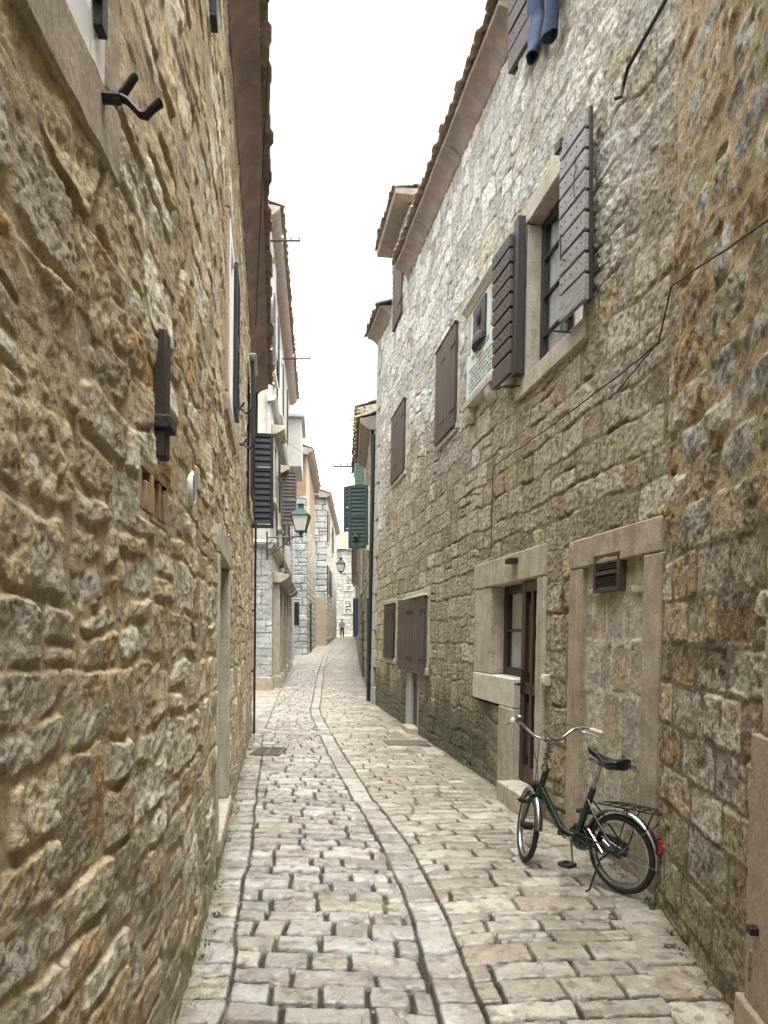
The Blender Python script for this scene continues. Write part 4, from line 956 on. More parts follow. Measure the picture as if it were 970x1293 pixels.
p = FB(4.30, .08, 5.25)
slat_shutter(frame_at(p, (.99, .12, 0), (.12, -.99, 0)), b1, .50, 1.82, 'worn_brown_wood', .045, (0, .45, 1), .06, 15, lab='weathered brown louvred leaf swung out over the lane')
louvre_panel(FB, 5.3, 5.75, 5.2, 6.8, b1, 'brown_wood')
MB().sweep(FB, [(-.5, 13.1), (.05, 13.12), (.22, 13.25), (.26, 13.36), (-.5, 13.5)], [-.2, FB.L]).build('eaves', 'cornice_plaster', b1)
tile_roof('roof', FB, -.2, FB.L, lambda y: 13.36+0*y, b1, depth=3, over=.34, nyk=6)
MB().tube([FB(14.6, .12, z) for z in np.linspace(.4, 10.5, 8)], .06, 10).build('drainpipe', 'grey_stone', b1)
MB().box(FB, 13.2, 16.6, -.1, .55, 9.2, 11.4).box(FB, 13.0, 16.8, -.1, .7, 11.4, 11.55).build('bay_window', 'grey_stone', b1, bevel=.02)
def shop_flag(loc):
    t = thing('hanging_sign', 'small blank black board hung from a bracket on the far left houses', 'sign', loc); F = lambda a, b_, c: (loc[0]+a, loc[1]+b_, loc[2]+c)
    MB().box(F, .05, .42, -.02, .02, -1.25, -.12).build('board', 'iron', t, bevel=.01)
    MB().tube([F(-.3, 0, 0), F(.45, 0, 0)], .02, 6).tube([F(.1, 0, 0), F(.1, 0, -.13)], .01, 6).tube([F(.38, 0, 0), F(.38, 0, -.13)], .01, 6).build('bracket', 'lamp_iron', t)
shop_flag(at(367, 757, 36.5))
# --- brown plaster house
b2 = thing('plastered_house', 'narrow house with grey quoins below and stained brown plaster above', 'house', (-4.4, 45, .5))
FD = frame_line((-4.1, 40), (-4.6, 50.5), 1); FDf = frame_line(FD(0, -4.9, 0)[:2], FD(0, 0, 0)[:2], 1)
MB().box(FD, .01, FD.L, -5, -.05, -.3, 11.2).build('wall', 'brown_plaster', b2)
stone_wall('front_stones', FDf, np.arange(2.9, 4.93, .03), np.arange(.0, 9.0, .03), style_block(.40, .62, (.36, .36, .355), (.48, .475, .46), (.22, .21, .19), .03), 'far_masonry', b2, seed=5)
MB().box(FDf, 0, FDf.L-.02, -3, -.03, -.3, 11.15).build('end_wall', 'tan_stone', b2)
stone_wall('lower_stones', FD, np.arange(0, FD.L, .05), np.arange(.0, 7.6, .04), style_block(.34, .5, (.36, .30, .22), (.44, .40, .33), (.2, .17, .12), .03), 'far_masonry', b2, seed=6)
MB().sweep(FD, [(-.5, 11.1), (.05, 11.12), (.3, 11.3), (.32, 11.42), (-.5, 11.6)], [-.3, FD.L]).build('eaves', 'cornice_plaster', b2)
tile_roof('roof', FD, -.3, FD.L, lambda y: 11.42+0*y, b2, depth=3, nyk=6)
MB().box(FD, 3.1, 4.2, -.1, .03, .3, 3.2).build('door', 'brown_wood', b2)
MB().box(FD, 2.6, 2.72, .0, .12, .3, 3.4).build('drainpipe', 'black_green_paint', b2)
# --- quoined stone house
b3 = thing('stone_house', 'far pale stone house with bold quoins and red brown shutters', 'house', (-4.3, 60, .9))
FE = frame_line((-4.0, 52), (-4.55, 72), 1); FEf = frame_line(FE(0, -5.0, 0)[:2], FE(0, 0, 0)[:2], 1)
stone_wall('wall', FE, np.arange(0, FE.L, .06), np.arange(.3, 11.1, .05), style_block(.36, .6, (.40, .36, .29), (.49, .47, .43), (.2, .17, .13), .03), 'far_masonry', b3, seed=7)
stone_wall('front_stones', FEf, np.arange(2.9, 5.03, .03), np.arange(.3, 11.1, .03), style_block(.44, .72, (.36, .355, .34), (.46, .45, .43), (.15, .14, .12), .04, .1, .25, .016), 'far_masonry', b3, seed=8)
MB().box(FE, .03, FE.L, -5, -.05, -.3, 11.05).build('house_body', 'tan_stone', b3)
MB().box(FEf, 2.6, 5.02, .01, .05, .4, 4.2).build('lower_panel', 'tan_stone', b3, bevel=.03)
for a, z in ((1.6, 8.2), (9.5, 8.2), (1.6, 4.4), (6.0, 4.4)):
    simple_window(FE, a, a+1.2, z, z+2.1, b3); louvre_panel(FE, a-.75, a-.05, z, z+2.1, b3, 'red_brown_wood' if z < 5 else 'brown_wood'); louvre_panel(FE, a+1.25, a+1.95, z, z+2.1, b3, 'red_brown_wood')
for a in (1.4, 5.2, 9.0): simple_window(FE, a, a+1.3, 1.4, 3.0, b3, 'pale_stone')
MB().sweep(FE, [(-.5, 11.0), (.05, 11.02), (.3, 11.15), (.32, 11.27), (-.5, 11.5)], [-.35, FE.L]).build('eaves', 'cornice_plaster', b3)
MB().sweep(FEf, [(-.5, 11.0), (.05, 11.02), (.3, 11.15), (.32, 11.27), (-.5, 11.5)], [0, FEf.L+.3]).build('eaves', 'cornice_plaster', b3)
tile_roof('roof', FE, -.4, FE.L, lambda y: 11.27+0*y, b3, depth=3, nyk=6)
# --- house closing the lane
b4 = thing('stone_house', 'pale stone house with a chimney closing the far end of the lane', 'house', (-4, 82, 1.6))
FF = frame_line((-14, 82), (4, 82), 1)
stone_wall('wall', FF, np.arange(7, 12.5, .05), np.arange(1.2, 10.9, .05), style_block(.36, .6, (.33, .31, .265), (.39, .375, .34), (.22, .20, .17), .03), 'far_masonry', b4, seed=9)
MB().box(FF, 0, FF.L, -6, -.04, .8, 10.8).build('house_body', 'pale_stone', b4)
for a, z in ((9.75, 6.4), (9.75, 3.9), (11.3, 6.4)): simple_window(FF, a, a+.7, z, z+1.3, b4, 'pale_stone')
MB().box(FF, 10.85, 11.7, -.1, .04, 1.4, 3.9).build('door', 'brown_wood', b4); MB().box(FF, 10.6, 11.95, -.1, .35, 3.9, 4.1).build('door_hood', 'tan_stone', b4)
tile_roof('roof', FF, 0, FF.L, lambda y: 10.8+0*y, b4, depth=4, nyk=5)
MB().box(FF, 9.0, 9.75, -1.6, -.9, 10.8, 12.9).build('chimney', 'tan_stone', b4)
# --- right side beyond the long house
b5 = thing('stone_house', 'low stone house with green louvred shutters and weeds along its gutter', 'house', (-.4, 20, 0))
FG = frame_line((-.30, 17.98), (-.50, 22.2), -1)
stone_wall('wall', FG, np.arange(0, FG.L, .03), np.arange(-.1, 6.6, .03), style_block(.3, .4, (.36, .30, .22), (.45, .42, .36), (.2, .17, .12), .03), 'far_masonry', b5, seed=14, flip=True)
MB().box(FG, .02, FG.L, -5, -.06, -.3, 6.55).build('house_body', 'tan_stone', b5)
MB().sweep(FG, [(-.5, 6.5), (.05, 6.52), (.26, 6.66), (.28, 6.78), (-.5, 6.95)], [-.02, FG.L]).build('eaves', 'cornice_plaster', b5)
tile_roof('roof', FG, 0, FG.L, lambda y: 6.78+0*y, b5, depth=3)
simple_window(FG, .95, 1.85, 3.85, 5.2, b5)
p = FG(.86, .06, 3.78)
slat_shutter(frame_at(p, (-.99, .10, 0), (-.10, -.99, 0)), b5, .50, 1.58, 'teal_paint', .045, (0, .5, 1), .075, 16, lab='green louvred leaf swung out over the lane, facing down it')
p = FG(1.95, .06, 4.35); slat_shutter(frame_at(p, (-.99, .10, 0), (-.10, -.99, 0)), b5, .62, 1.20, 'teal_paint', .045, (0, .5, 1), .07, 12)
MB().box(FG, .12, .75, -.05, .05, -.1, 2.5).build('door', 'green_paint', b5, bevel=.01)
MB().box(FG, .16, .22, .05, .10, -.05, 2.5).build('door_post', 'teal_paint', b5)
b6 = thing('stone_house', 'taller far stone house with a pale green shutter on the right of the lane', 'house', (-.8, 26, .1))
FH = frame_line((-.50, 22.25), (-1.0, 31.4), -1)
stone_wall('wall', FH, np.arange(0, FH.L, .04), np.arange(-.1, 8.1, .04), style_block(.3, .4, (.38, .33, .25), (.46, .43, .37), (.2, .17, .12), .03), 'far_masonry', b6, seed=15, flip=True)
MB().box(FH, .02, FH.L, -5, -.06, -.3, 8.05).build('house_body', 'tan_stone', b6)
MB().sweep(FH, [(-.5, 8.0), (.05, 8.02), (.26, 8.16), (.28, 8.28), (-.5, 8.45)], [-.2, FH.L]).build('eaves', 'cornice_plaster', b6)
tile_roof('roof', FH, -.2, FH.L, lambda y: 8.28+0*y, b6, depth=3)
p = FH(1.0, .06, 5.9); slat_shutter(frame_at(p, (-.99, .10, 0), (-.10, -.99, 0)), b6, .30, 1.0, 'pale_green_paint', .045, (0, 1), .06, 10)
simple_window(FH, 1.1, 1.9, 5.9, 6.9, b6); simple_window(FH, 5, 5.9, 3.2, 4.7, b6); MB().box(FH, 3, 4.0, -.05, .05, 0, 2.4).build('door', 'green_paint', b6)
b7 = thing('stone_house', 'last stone house on the right with a blue door leaf open', 'house', (-1.8, 50, .7))
FJ = frame_line((-1.0, 31.5), (-2.9, 76), -1)
stone_wall('wall', FJ, np.arange(0, FJ.L, .08), np.arange(-.1, 6.4, .05), style_block(.34, .5, (.36, .31, .23), (.44, .41, .35), (.2, .17, .12), .03), 'far_masonry', b7, seed=16, flip=True)
MB().box(FJ, .02, FJ.L, -5, -.06, -.3, 6.35).build('house_body', 'tan_stone', b7)
MB().sweep(FJ, [(-.5, 6.3), (.05, 6.32), (.26, 6.46), (.28, 6.58), (-.5, 6.75)], [0, FJ.L]).build('eaves', 'cornice_plaster', b7)
tile_roof('roof', FJ, 0, FJ.L, lambda y: 6.58+0*y, b7, depth=3, nyk=5)
MB().box(frame_at(FJ(2.6, .06, 1.5), (-.99, .05, 0), (-.05, -.99, 0)), 0, .24, 0, .05, 0, 1.75).build('shutter', 'blue_paint', b7, bevel=.01)
for a in (2.7, 9, 17): simple_window(FJ, a, a+.9, 1.6+.3*(a > 5), 3.2, b7, 'pale_stone')

# ================================================================== LANTERNS, CROSSARMS, PLANTS
def lantern(loc, wall_dx, label, k=1.0, scroll=True):
    t = thing('street_lantern', label, 'street lamp', loc, 'wall lanterns along the lane')
    F = lambda a, b_, c: (loc[0]+a*k, loc[1]+b_*k, loc[2]+c*k)
    MB().lathe(F, [(.345, .43), (.36, .45), (.33, .475), (.13, .64), (.13, .66), (.105, .67), (.10, .74), (.13, .75), (.09, .79), (.02, .80)], 4).build('lamp_roof', 'lamp_green', t, ang=20)
    fr = MB()
    for i in range(4):
        a = 2*math.pi*(i+.5)/4; c, s = math.cos(a), math.sin(a)
        fr.tube([F(.19*c, .19*s, .03), F(.335*c, .335*s, .44)], .016*k, 6)
    fr.lathe(F, [(.21, .0), (.21, .035), (.15, .035), (.15, .0)], 4).lathe(F, [(.02, -.12), (.035, -.09), (.03, -.06), (.07, -.03), (.09, .0)], 8)
    fr.build('lamp_frame', 'lamp_iron', t, ang=30)
    g = MB()
    g.lathe(F, [(.175, .03), (.318, .43)], 4); g.build('lamp_glass', 'lamp_glass', t, ang=20)
    MB().lathe(F, [(.02, .05), (.03, .16), (.055, .22), (.05, .29), (.01, .32)], 10).build('bulb', 'white_frame', t)
    s = 1 if wall_dx < 0 else -1; L = abs(wall_dx)/k
    q = lambda a, c: F(-s*a, 0, c)
    br = MB().tube([q(-.06, -.12), q(L, -.14)], .020*k, 6).tube([q(L, -.62), q(L*.85, -.58), q(L*.6, -.42), q(L*.35, -.22), q(.18, -.14)], .016*k, 6)
    if scroll:
        br.tube([q(L-.22+(.16-.02*i*.6)*math.cos(i*.6), -.34+(.16-.012*i)*math.sin(i*.6)) for i in range(14)], .012*k, 6)
    br.tube([q(L, -.75), q(L, .02)], .024*k, 6)
    br.build('bracket', 'lamp_iron', t)
    return t
lx, ly, lz = at(380, 672, 20.5)
lantern((lx, ly, lz), -.92, 'big green topped lantern on a scrolled bracket left of the lane', 1.0)
lx, ly, lz = at(430.5, 722, 41)
lantern((lx, ly, lz), .90, 'far dark lantern on a bracket right of the lane', 1.0, False)
lx, ly, lz = at(357.5, 724, 25.5)
lantern((lx, ly, lz), -.35, 'little lantern under the cornice between the pilasters', .42, False)
def crossarm(p, L, s, label):
    t = thing('wire_crossarm', label, 'wire bracket', p, 'wire brackets reaching over the lane')
    F = lambda a, b_, c: (p[0]+s*a, p[1]+b_, p[2]+c)
    MB().tube([F(-.15, 0, 0), F(L, 0, 0)], .028, 6).build('arm', 'rusty_iron', t)
    for i in range(3):
        a = L*(.38+.29*i); m = MB().tube([F(a, 0, -.10), F(a, 0, .07)], .012, 6); m.lathe(lambda x, y, z, a=a: F(a+x, y, z), [(.02, .05), (.04, .06), (.045, .09), (.03, .12), (.035, .14), (.01, .17)], 8)
        m.build('insulator', 'grey_stone', t)
crossarm(at(343, 304, 20.9), .80, 1, 'highest wire crossarm, just past the left house eaves')
crossarm(at(357, 453, 26.5), .98, 1, 'wire crossarm halfway up the left sky edge, below the highest one')
crossarm(at(396, 609, 49.5), 1.0, 1, 'wire crossarm on the brown plaster house')
crossarm(at(450, 589, 27.5), .85, -1, 'wire crossarm reaching from the right above the green shutter')
for i, (a, b_, lb) in enumerate(((at(365, 560, 30), at(440, 602, 29), 'thin wire crossing the lane over the big lantern'), (at(398, 609, 49.5), at(455, 640, 40), 'thin wire crossing the lane to the far right houses'))):
    tag(MB().tube([tuple(a[k]+(b_[k]-a[k])*t-(0 if k < 2 else .35*t*(1-t)) for k in range(3)) for t in np.linspace(0, 1, 9)], .007, 5).build('overhead_wire', 'cable_rubber', org=a), lb, 'wire')
def weed(p, r, n, h, label, seed, hang=0):
    rng = random.Random(seed); t = thing('weed', label, 'plant', p); st = MB(); lf = MB()
    for i in range(n):
        a = rng.uniform(0, 6.28); e = rng.uniform(.2, 1); tip = (p[0]+math.cos(a)*r*e, p[1]+math.sin(a)*r*e*1.3, p[2]+h*rng.uniform(.3, 1)*(1-.5*e)-hang*rng.random()*e)
        mid = tuple(p[k]+(tip[k]-p[k])*.55+(.05*h if k == 2 else 0) for k in range(3))
        st.tube([p, mid, tip], [.006, .004, .002], 4)
        for j in range(9):
            u = rng.uniform(.3, 1.05); c = [p[k]+(tip[k]-p[k])*u+rng.gauss(0, .03) for k in range(3)]
            d = Vector((rng.gauss(0, 1), rng.gauss(0, 1), rng.gauss(0, .6))).normalized()*rng.uniform(.03, .06); w = d.orthogonal().normalized()*d.length*.35
            c = Vector(c); lf.add([c-d, c+w, c+d, c-w], [(0, 1, 2, 3)])
    st.build('stem', 'moss_green', t); lf.build('leaves', 'leaf_green', t)
weed(FG(.9, .22, 6.80), .34, 26, .75, 'yellow green weeds growing on the roof edge above the green shutter', 1, .3)
weed(FG(1.8, .18, 6.85), .34, 26, 1.2, 'taller tuft of weeds on the tiles behind the other weeds', 2, .1)
weed(FG(.86, .34, 4.02), .18, 14, .2, 'small green tuft growing through the green louvred shutter', 3, .15)
weed(at(342, 335, 21.2), .3, 14, .7, 'dry weeds on the tiles of the white plastered house', 4, .1)
weed(at(361, 404, 30), .35, 16, .6, 'brown tuft of weeds at the roof edge below the highest wire crossarm', 5, .3)
# drain grate and metal cover set in the paving
gx0, gy0 = -1.82, 10.15
gr = thing('drain_grate', 'rusty slotted drain grate in the paving by the left wall', 'drain grate', (-1.6, 10.5, 0))
gm = MB(); F = lambda a, b_, c: (gx0+a, gy0+b_, c)
gm.box(F, 0, .42, 0, .03, -.03, .022).box(F, 0, .42, .62, .65, -.03, .022).box(F, 0, .03, .03, .62, -.03, .021).box(F, .39, .42, .03, .62, -.03, .021).box(F, .195, .225, .03, .62, -.03, .020)
gm.build('grate_frame', 'grate_iron', gr)
gb = MB()
for i in range(14): gb.box(F, .03, .39, .05+i*.041, .068+i*.041, -.03, .018)
gb.build('bars', 'grate_iron', gr); MB().box(F, .01, .41, .01, .64, -.06, -.02).build('pit', 'interior', gr)
cv = MB(); F = lambda a, b_, c: (.06+a-.155*b_, 11.0+b_, c)
tag(cv.box(F, 0, .62, 0, .55, -.03, .016).box(F, .02, .60, .02, .53, .016, .020).build('inspection_cover', 'grate_iron', org=(.3, 11.3, 0), bevel=.004), 'dull brown metal cover in the paving near the narrow door', 'cover')
cv = MB(); F = lambda a, b_, c: (-.10+a-.155*b_, 14.2+b_, c)
tag(cv.box(F, 0, .55, 0, .8, -.03, .014).build('inspection_cover', 'grate_iron', org=(.1, 14.5, 0), bevel=.004), 'farther metal cover set in the paving before the green door', 'cover')
def leaf(p, s, lab):
    rng = random.Random(int(p[1]*1000)); m = MB(); n = 9; top = []
    for i in range(n): a = 6.283*i/n; r = s*rng.uniform(.6, 1.1); top.append((p[0]+math.cos(a)*r*1.5, p[1]+math.sin(a)*r*.7, p[2]+.018+s*.35*math.cos(2*a)*rng.random()))
    m.add(top+[(p[0], p[1], p[2]+.008)], [(i, (i+1) % n, n) for i in range(n)]); o = m.build('dead_leaf', 'brown_leaf', org=p)
    md = o.modifiers.new('t', 'SOLIDIFY'); md.thickness = .002
    tag(o, lab, 'leaf')
leaf((1.50, 3.95, 0.0), .030, 'curled brown dead leaf at the foot of the near right wall')
leaf((1.32, 4.38, 0.0), .016, 'small brown leaf crumb on the paving behind the bicycle')
leaf((1.13, 4.27, 0.0), .012, 'tiny dark leaf crumb on the paving nearest the centre strip')

# ================================================================== BICYCLE
bk = thing('bicycle', 'dark green folding bicycle with chrome mudguards leaning near the walled up doorway', 'bicycle', (1.51, 4.75, 0))
BX = (-.59, .807, 0); BL = (-.807, -.59, 0)
FBK = frame_at((1.50, 4.76, .008), BX, BL)
AX0 = Vector((.70, 0, .50)); AXD = Vector((-.10, 0, .40)).normalized(); STEER = R(-34)
from mathutils import Matrix
RM = Matrix.Rotation(STEER, 3, AXD)
def FK(x, y, z):
    p = AX0+RM @ (Vector((x, y, z))-AX0); return FBK(p.x, p.y, p.z)
def wheel(F, cx, cz, front):
    w = MB(); Rt = .229; n = 56
    ring = lambda r, y=0: [F(cx+r*math.cos(2*math.pi*i/n), y, cz+r*math.sin(2*math.pi*i/n)) for i in range(n)]
    wo = MB().tube(ring(Rt), .0205, 10, closed=True).build('wheel', 'tyre_rubber', bk)
    rim = MB(); k = 48; prof = [(.197, -.013), (.206, -.015), (.213, -.014), (.213, .014), (.206, .015), (.197, .013), (.194, .006), (.194, -.006)]
    vs = []; fs = []
    for i in range(k):
        a = 2*math.pi*i/k
        vs += [F(cx+r*math.cos(a), y, cz+r*math.sin(a)) for r, y in prof]
    m = len(prof)
    for i in range(k):
        for j in range(m): l = (j+1) % m; i2 = (i+1) % k; fs.append((i*m+j, i2*m+j, i2*m+l, i*m+l))
    rim.add(vs, fs).build('rim', 'bike_chrome', wo)
    hb = MB().tube([F(cx, y, cz) for y in (-.055, -.035, -.034, .034, .035, .055)], [.008, .008, .022, .022, .008, .008], 12).tube([F(cx, y, cz) for y in (-.03, .03)], .028, 12)
    hb.build('hub', 'rusty_iron', wo)
    sp = MB()
    for i in range(28):
        a = 2*math.pi*i/28; s = .026 if i % 2 else -.026; o = .55 if (i//2) % 2 else -.55
        sp.tube([F(cx+.024*math.cos(a+o), s, cz+.024*math.sin(a+o)), F(cx+.196*math.cos(a), s*.1, cz+.196*math.sin(a))], .0013, 4)
    sp.build('spokes', 'bike_chrome', wo)
    return wo
wheel(FBK, 0, .25, False); wheel(FK, .845, .25, True)
def guard(F, cx, cz, a0, a1, name):
    m = MB(); k = 30; prof = [(.268, -.030), (.278, -.024), (.286, -.010), (.288, 0), (.286, .010), (.278, .024), (.268, .030), (.266, .027), (.276, .020), (.283, 0), (.276, -.020), (.266, -.027)]
    vs = []; fs = []; n = len(prof)
    for i in range(k+1):
        a = R(a0+(a1-a0)*i/k); vs += [F(cx+r*math.cos(a), y, cz+r*math.sin(a)) for r, y in prof]
    for i in range(k):
        for j in range(n): l = (j+1) % n; fs.append((i*n+j, i*n+l, i*n+n+l, i*n+n+j))
    fs += [tuple(range(n)), tuple(k*n+j for j in range(n))]
    return m.add(vs, fs).build(name, 'bike_chrome', bk, ang=50)
guard(FBK, 0, .25, 15, 188, 'mudguard'); guard(FK, .845, .25, 28, 175, 'mudguard')
MB().tube([FBK(.0, s*.04, .25) for s in (1,)]+[FBK(-.20, .035, .43)], .003, 5).tube([FBK(0, .045, .25), FBK(-.265, .033, .22)], .003, 5).tube([FBK(0, -.045, .25), FBK(-.265, -.033, .22)], .003, 5).build('mudguard_stay', 'bike_chrome', bk)
fr = MB()
fr.tube([FBK(.712, 0, .455), FBK(.612, 0, .70)], .023, 14)
fr.tube([FBK(.672, 0, .565), FBK(.62, 0, .50), FBK(.50, 0, .325), FBK(.475, 0, .30), FBK(.44, 0, .29), FBK(.355, 0, .275)], .0235, 14)
fr.tube([FBK(.375, 0, .265), FBK(.345, 0, .30), FBK(.215, 0, .63)], .022, 14)
fr.tube([FBK(.355, -.035, .275), FBK(.355, .035, .275)], .024, 14)
for s in (1, -1):
    fr.tube([FBK(.35, s*.02, .275), FBK(.26, s*.042, .268), FBK(0, s*.056, .25)], .009, 8)
    fr.tube([FBK(.25, s*.016, .555), FBK(.18, s*.042, .47), FBK(0, s*.056, .25)], .007, 8)
fr.build('frame', 'bike_green', bk)
hg = MB().tube([FBK(.485, 0, .312), FBK(.462, 0, .296)], .026, 12).box(FBK, .455, .49, -.03, .035, .27, .30).tube([FBK(.47, .03, .29), FBK(.43, .045, .27), FBK(.41, .045, .268)], .006, 6)
hg.build('frame_hinge', 'rusty_iron', bk)
fk = MB()
fk.tube([FK(.695, 0, .52), FK(.712, 0, .455)], .021, 10)
fk.box(FK, .69, .735, -.045, .045, .490, .505)
for s in (1, -1): fk.tube([FK(.715, s*.040, .495), FK(.745, s*.046, .40), FK(.79, s*.05, .31), FK(.845, s*.052, .25)], [.012, .011, .009, .007], 8)
fk.build('fork', 'bike_green', bk)
st = MB().tube([FK(.615, 0, .69), FK(.605, 0, .725)], .024, 12).tube([FK(.61, 0, .70), FK(.568, 0, .885), FK(.575, 0, .905), FK(.60, 0, .905)], [.0125, .0125, .014, .015], 10).tube([FK(.60, -.035, .905), FK(.60, .035, .905)], .017, 10)
st.build('stem', 'bike_chrome', bk)
hbp = lambda s: [FK(.60, s*.0, .905), FK(.605, s*.055, .905), FK(.625, s*.10, .92), (FK(.655, s*.155, .965)), FK(.655, s*.20, 1.0), FK(.625, s*.245, 1.015), FK(.56, s*.275, 1.012), FK(.50, s*.290, 1.008)]
def smooth_path(P, n=5):
    P = [Vector(p) for p in P]; out = []
    for i in range(len(P)-1):
        p0, p1, p2, p3 = P[max(i-1, 0)], P[i], P[i+1], P[min(i+2, len(P)-1)]
        for k in range(n):
            t = k/n; out.append(.5*((2*p1)+(p2-p0)*t+(2*p0-5*p1+4*p2-p3)*t*t+(3*p1-p0-3*p2+p3)*t**3))
    return out+[P[-1]]
hb = MB()
for s in (1, -1): hb.tube(smooth_path(hbp(s)), .0105, 10)
hbo = hb.build('handlebar', 'bike_chrome', bk)
for s in (1, -1):
    a, b_ = Vector(hbp(s)[-2]), Vector(hbp(s)[-1]); MB().tube([a.lerp(b_, .1), a.lerp(b_, .15), a.lerp(b_, 1.6), a.lerp(b_, 2.4), a.lerp(b_, 2.45)], [.013, .0165, .0155, .0165, .012], 12).build('grip', 'grip_plastic', bk)
    MB().tube(smooth_path([FK(.615, s*.235, 1.0), FK(.66, s*.25, .985), FK(.60, s*.30, .975), FK(.53, s*.325, .965)]), [.006]*16, 8, flat=.6).build('brake_lever', 'bike_chrome', bk)
MB().lathe(lambda a, b_, c: FK(.625+a, .215+b_, 1.03+c), [(.002, -.012), (.026, -.01), (.028, 0), (.022, .012), (.008, .019), (.001, .021)], 14).build('bell', 'bike_chrome', bk)
MB().tube(smooth_path([FK(.64, -.23, 1.0), FK(.74, -.12, 1.02), FK(.72, .02, .93), FK(.70, .03, .75), FK(.735, .02, .55)]), .0028, 6).tube(smooth_path([FK(.64, .23, 1.0), FK(.74, .20, .99), FK(.76, .08, .85), FK(.72, .02, .70), FBK(.66, .03, .56), FBK(.50, .03, .35), FBK(.30, .03, .29), FBK(.12, .04, .42)]), .0028, 6).build('brake_cable', 'cable_rubber', bk)
MB().tube([FK(.592+.022*math.cos(i*.9)-.0026*i, .022*math.sin(i*.9), .76+.0055*i) for i in range(26)], .0045, 6).tube(smooth_path([FK(.58, .02, .90), FK(.62, .03, .96), FK(.60, .0, .93)]), .004, 6).build('cable_lock', 'cable_brown', bk)
lm = MB().lathe(frame_at(FK(.765, .0, .56), (0, 0, 1), BL, (BX[0]*.9, BX[1]*.9, 0)), [(.004, -.035), (.022, -.03), (.032, .0), (.036, .018), (.03, .024), (.001, .024)], 16); lm.tube([FK(.725, 0, .50), FK(.745, 0, .54), FK(.76, 0, .56)], .006, 6)
lm.build('headlight', 'rusty_iron', bk)
MB().lathe(frame_at(FK(.82, .06, .43), (.3, 0, .95), BL, (-.95, 0, .3)), [(.006, -.05), (.016, -.045), (.016, .03), (.006, .035), (.006, .05)], 10).build('dynamo', 'rusty_iron', bk)
MB().tube([FBK(.225, 0, .605), FBK(.217, 0, .63)], .022, 12).tube([FBK(.22, 0, .62), FBK(.15, 0, .80)], .0125, 10).tube([FBK(.15, -.02, .80), FBK(.15, .02, .80)], .02, 10).build('seat_post', 'bike_chrome', bk)
# saddle: rows of a rounded hull
sd = MB(); rows = 18; k = 16; vs = []; fs = []
for i in range(rows):
    t = i/(rows-1); x = .255-.285*t; w = .014+.068*sstep((t-.18)/.62) if t < .9 else .082*(1-((t-.9)/.1)**2*.35)
    zt_ = .845-.020*math.sin(t*math.pi)+.034*sstep((t-.5)/.5); dp = .030+.022*sstep((t-.3)/.5)
    if i == 0: w *= .6; dp *= .6
    for j in range(k):
        a = 2*math.pi*j/k; yy = w*math.copysign(abs(math.cos(a))**.75, math.cos(a)); zz = (.016*abs(math.sin(a))**.8 if math.sin(a) > 0 else -dp*abs(math.sin(a))**.6)
        vs.append(FBK(x, yy*1.1, zt_+zz+(x-.12)*.32))
for i in range(rows-1):
    for j in range(k): l = (j+1) % k; fs.append((i*k+j, i*k+l, i*k+k+l, i*k+k+j))
fs += [tuple(range(k)), tuple((rows-1)*k+j for j in range(k))]
sd.add(vs, fs).build('saddle', 'saddle_vinyl', bk, ang=70)
sr = MB()
for s in (1, -1):
    sr.tube(smooth_path([FBK(.25, s*.01, .82), FBK(.18, s*.025, .798), FBK(.08, s*.04, .80), FBK(.02, s*.05, .83)]), .004, 6)
    for i in range(2): sr.tube([FBK(.03+.018*math.cos(j*.9), s*.05+.018*math.sin(j*.9), .80+.0022*j) for j in range(14)], .003, 5)
sr.build('saddle_springs', 'rusty_iron', bk)
rk = MB()
for s in (1, -1):
    rk.tube(smooth_path([FBK(.16, s*.03, .545), FBK(.05, s*.06, .555), FBK(-.12, s*.065, .56), FBK(-.27, s*.06, .56), FBK(-.30, s*.03, .56), FBK(-.30, 0, .56)]), .005, 6)
    rk.tube([FBK(-.10, s*.064, .56), FBK(-.0, s*.062, .26)], .0045, 6); rk.tube([FBK(-.27, s*.06, .56), FBK(-.22, s*.05, .46), FBK(-.20, s*.036, .44)], .0045, 6)
for x in (.06, -.02, -.10, -.18, -.25): rk.tube([FBK(x, -.062, .557), FBK(x, .062, .557)], .004, 6)
for y in (-.02, .02): rk.tube([FBK(.06, y, .565), FBK(-.28, y, .568)], .0035, 6)
rk.build('luggage_rack', 'rusty_iron', bk)
rl = MB().box(FBK, -.312, -.272, -.022, .022, .315, .40).build('tail_light', 'reflector_red', bk, bevel=.008)
MB().box(FBK, -.274, -.262, -.026, .026, .31, .405).build('lamp_holder', 'tyre_rubber', rl, bevel=.003)
# chain guard, crank, pedals
cg = MB(); cf = lambda a, b_, c: FBK(.355+a, -.050+b_, .275+c)
pr = [(-.0, .085)]+[(.085*math.sin(R(t)), .085*math.cos(R(t))) for t in range(0, 181, 15)]+[(-.32, -.045), (-.375, -.02), (-.375, .03), (-.32, .05)]
MB().prism(lambda a, b_, c: cf(a, b_, c), pr, -.006, .006).build('chain_guard', 'bike_green', bk, bevel=.002)
rg = MB(); n = 30
rg.tube([cf(.088*math.cos(2*math.pi*i/n), .012, .088*math.sin(2*math.pi*i/n)) for i in range(n)], .005, 6, closed=True)
rg.tube([cf(.060*math.cos(2*math.pi*i/n), .012, .060*math.sin(2*math.pi*i/n)) for i in range(n)], .004, 6, closed=True)
for i in range(5): rg.tube([cf(0, .012, 0), cf(.088*math.cos(i*1.257), .012, .088*math.sin(i*1.257))], .005, 6)
rg.build('chain_wheel', 'bike_chrome', bk)
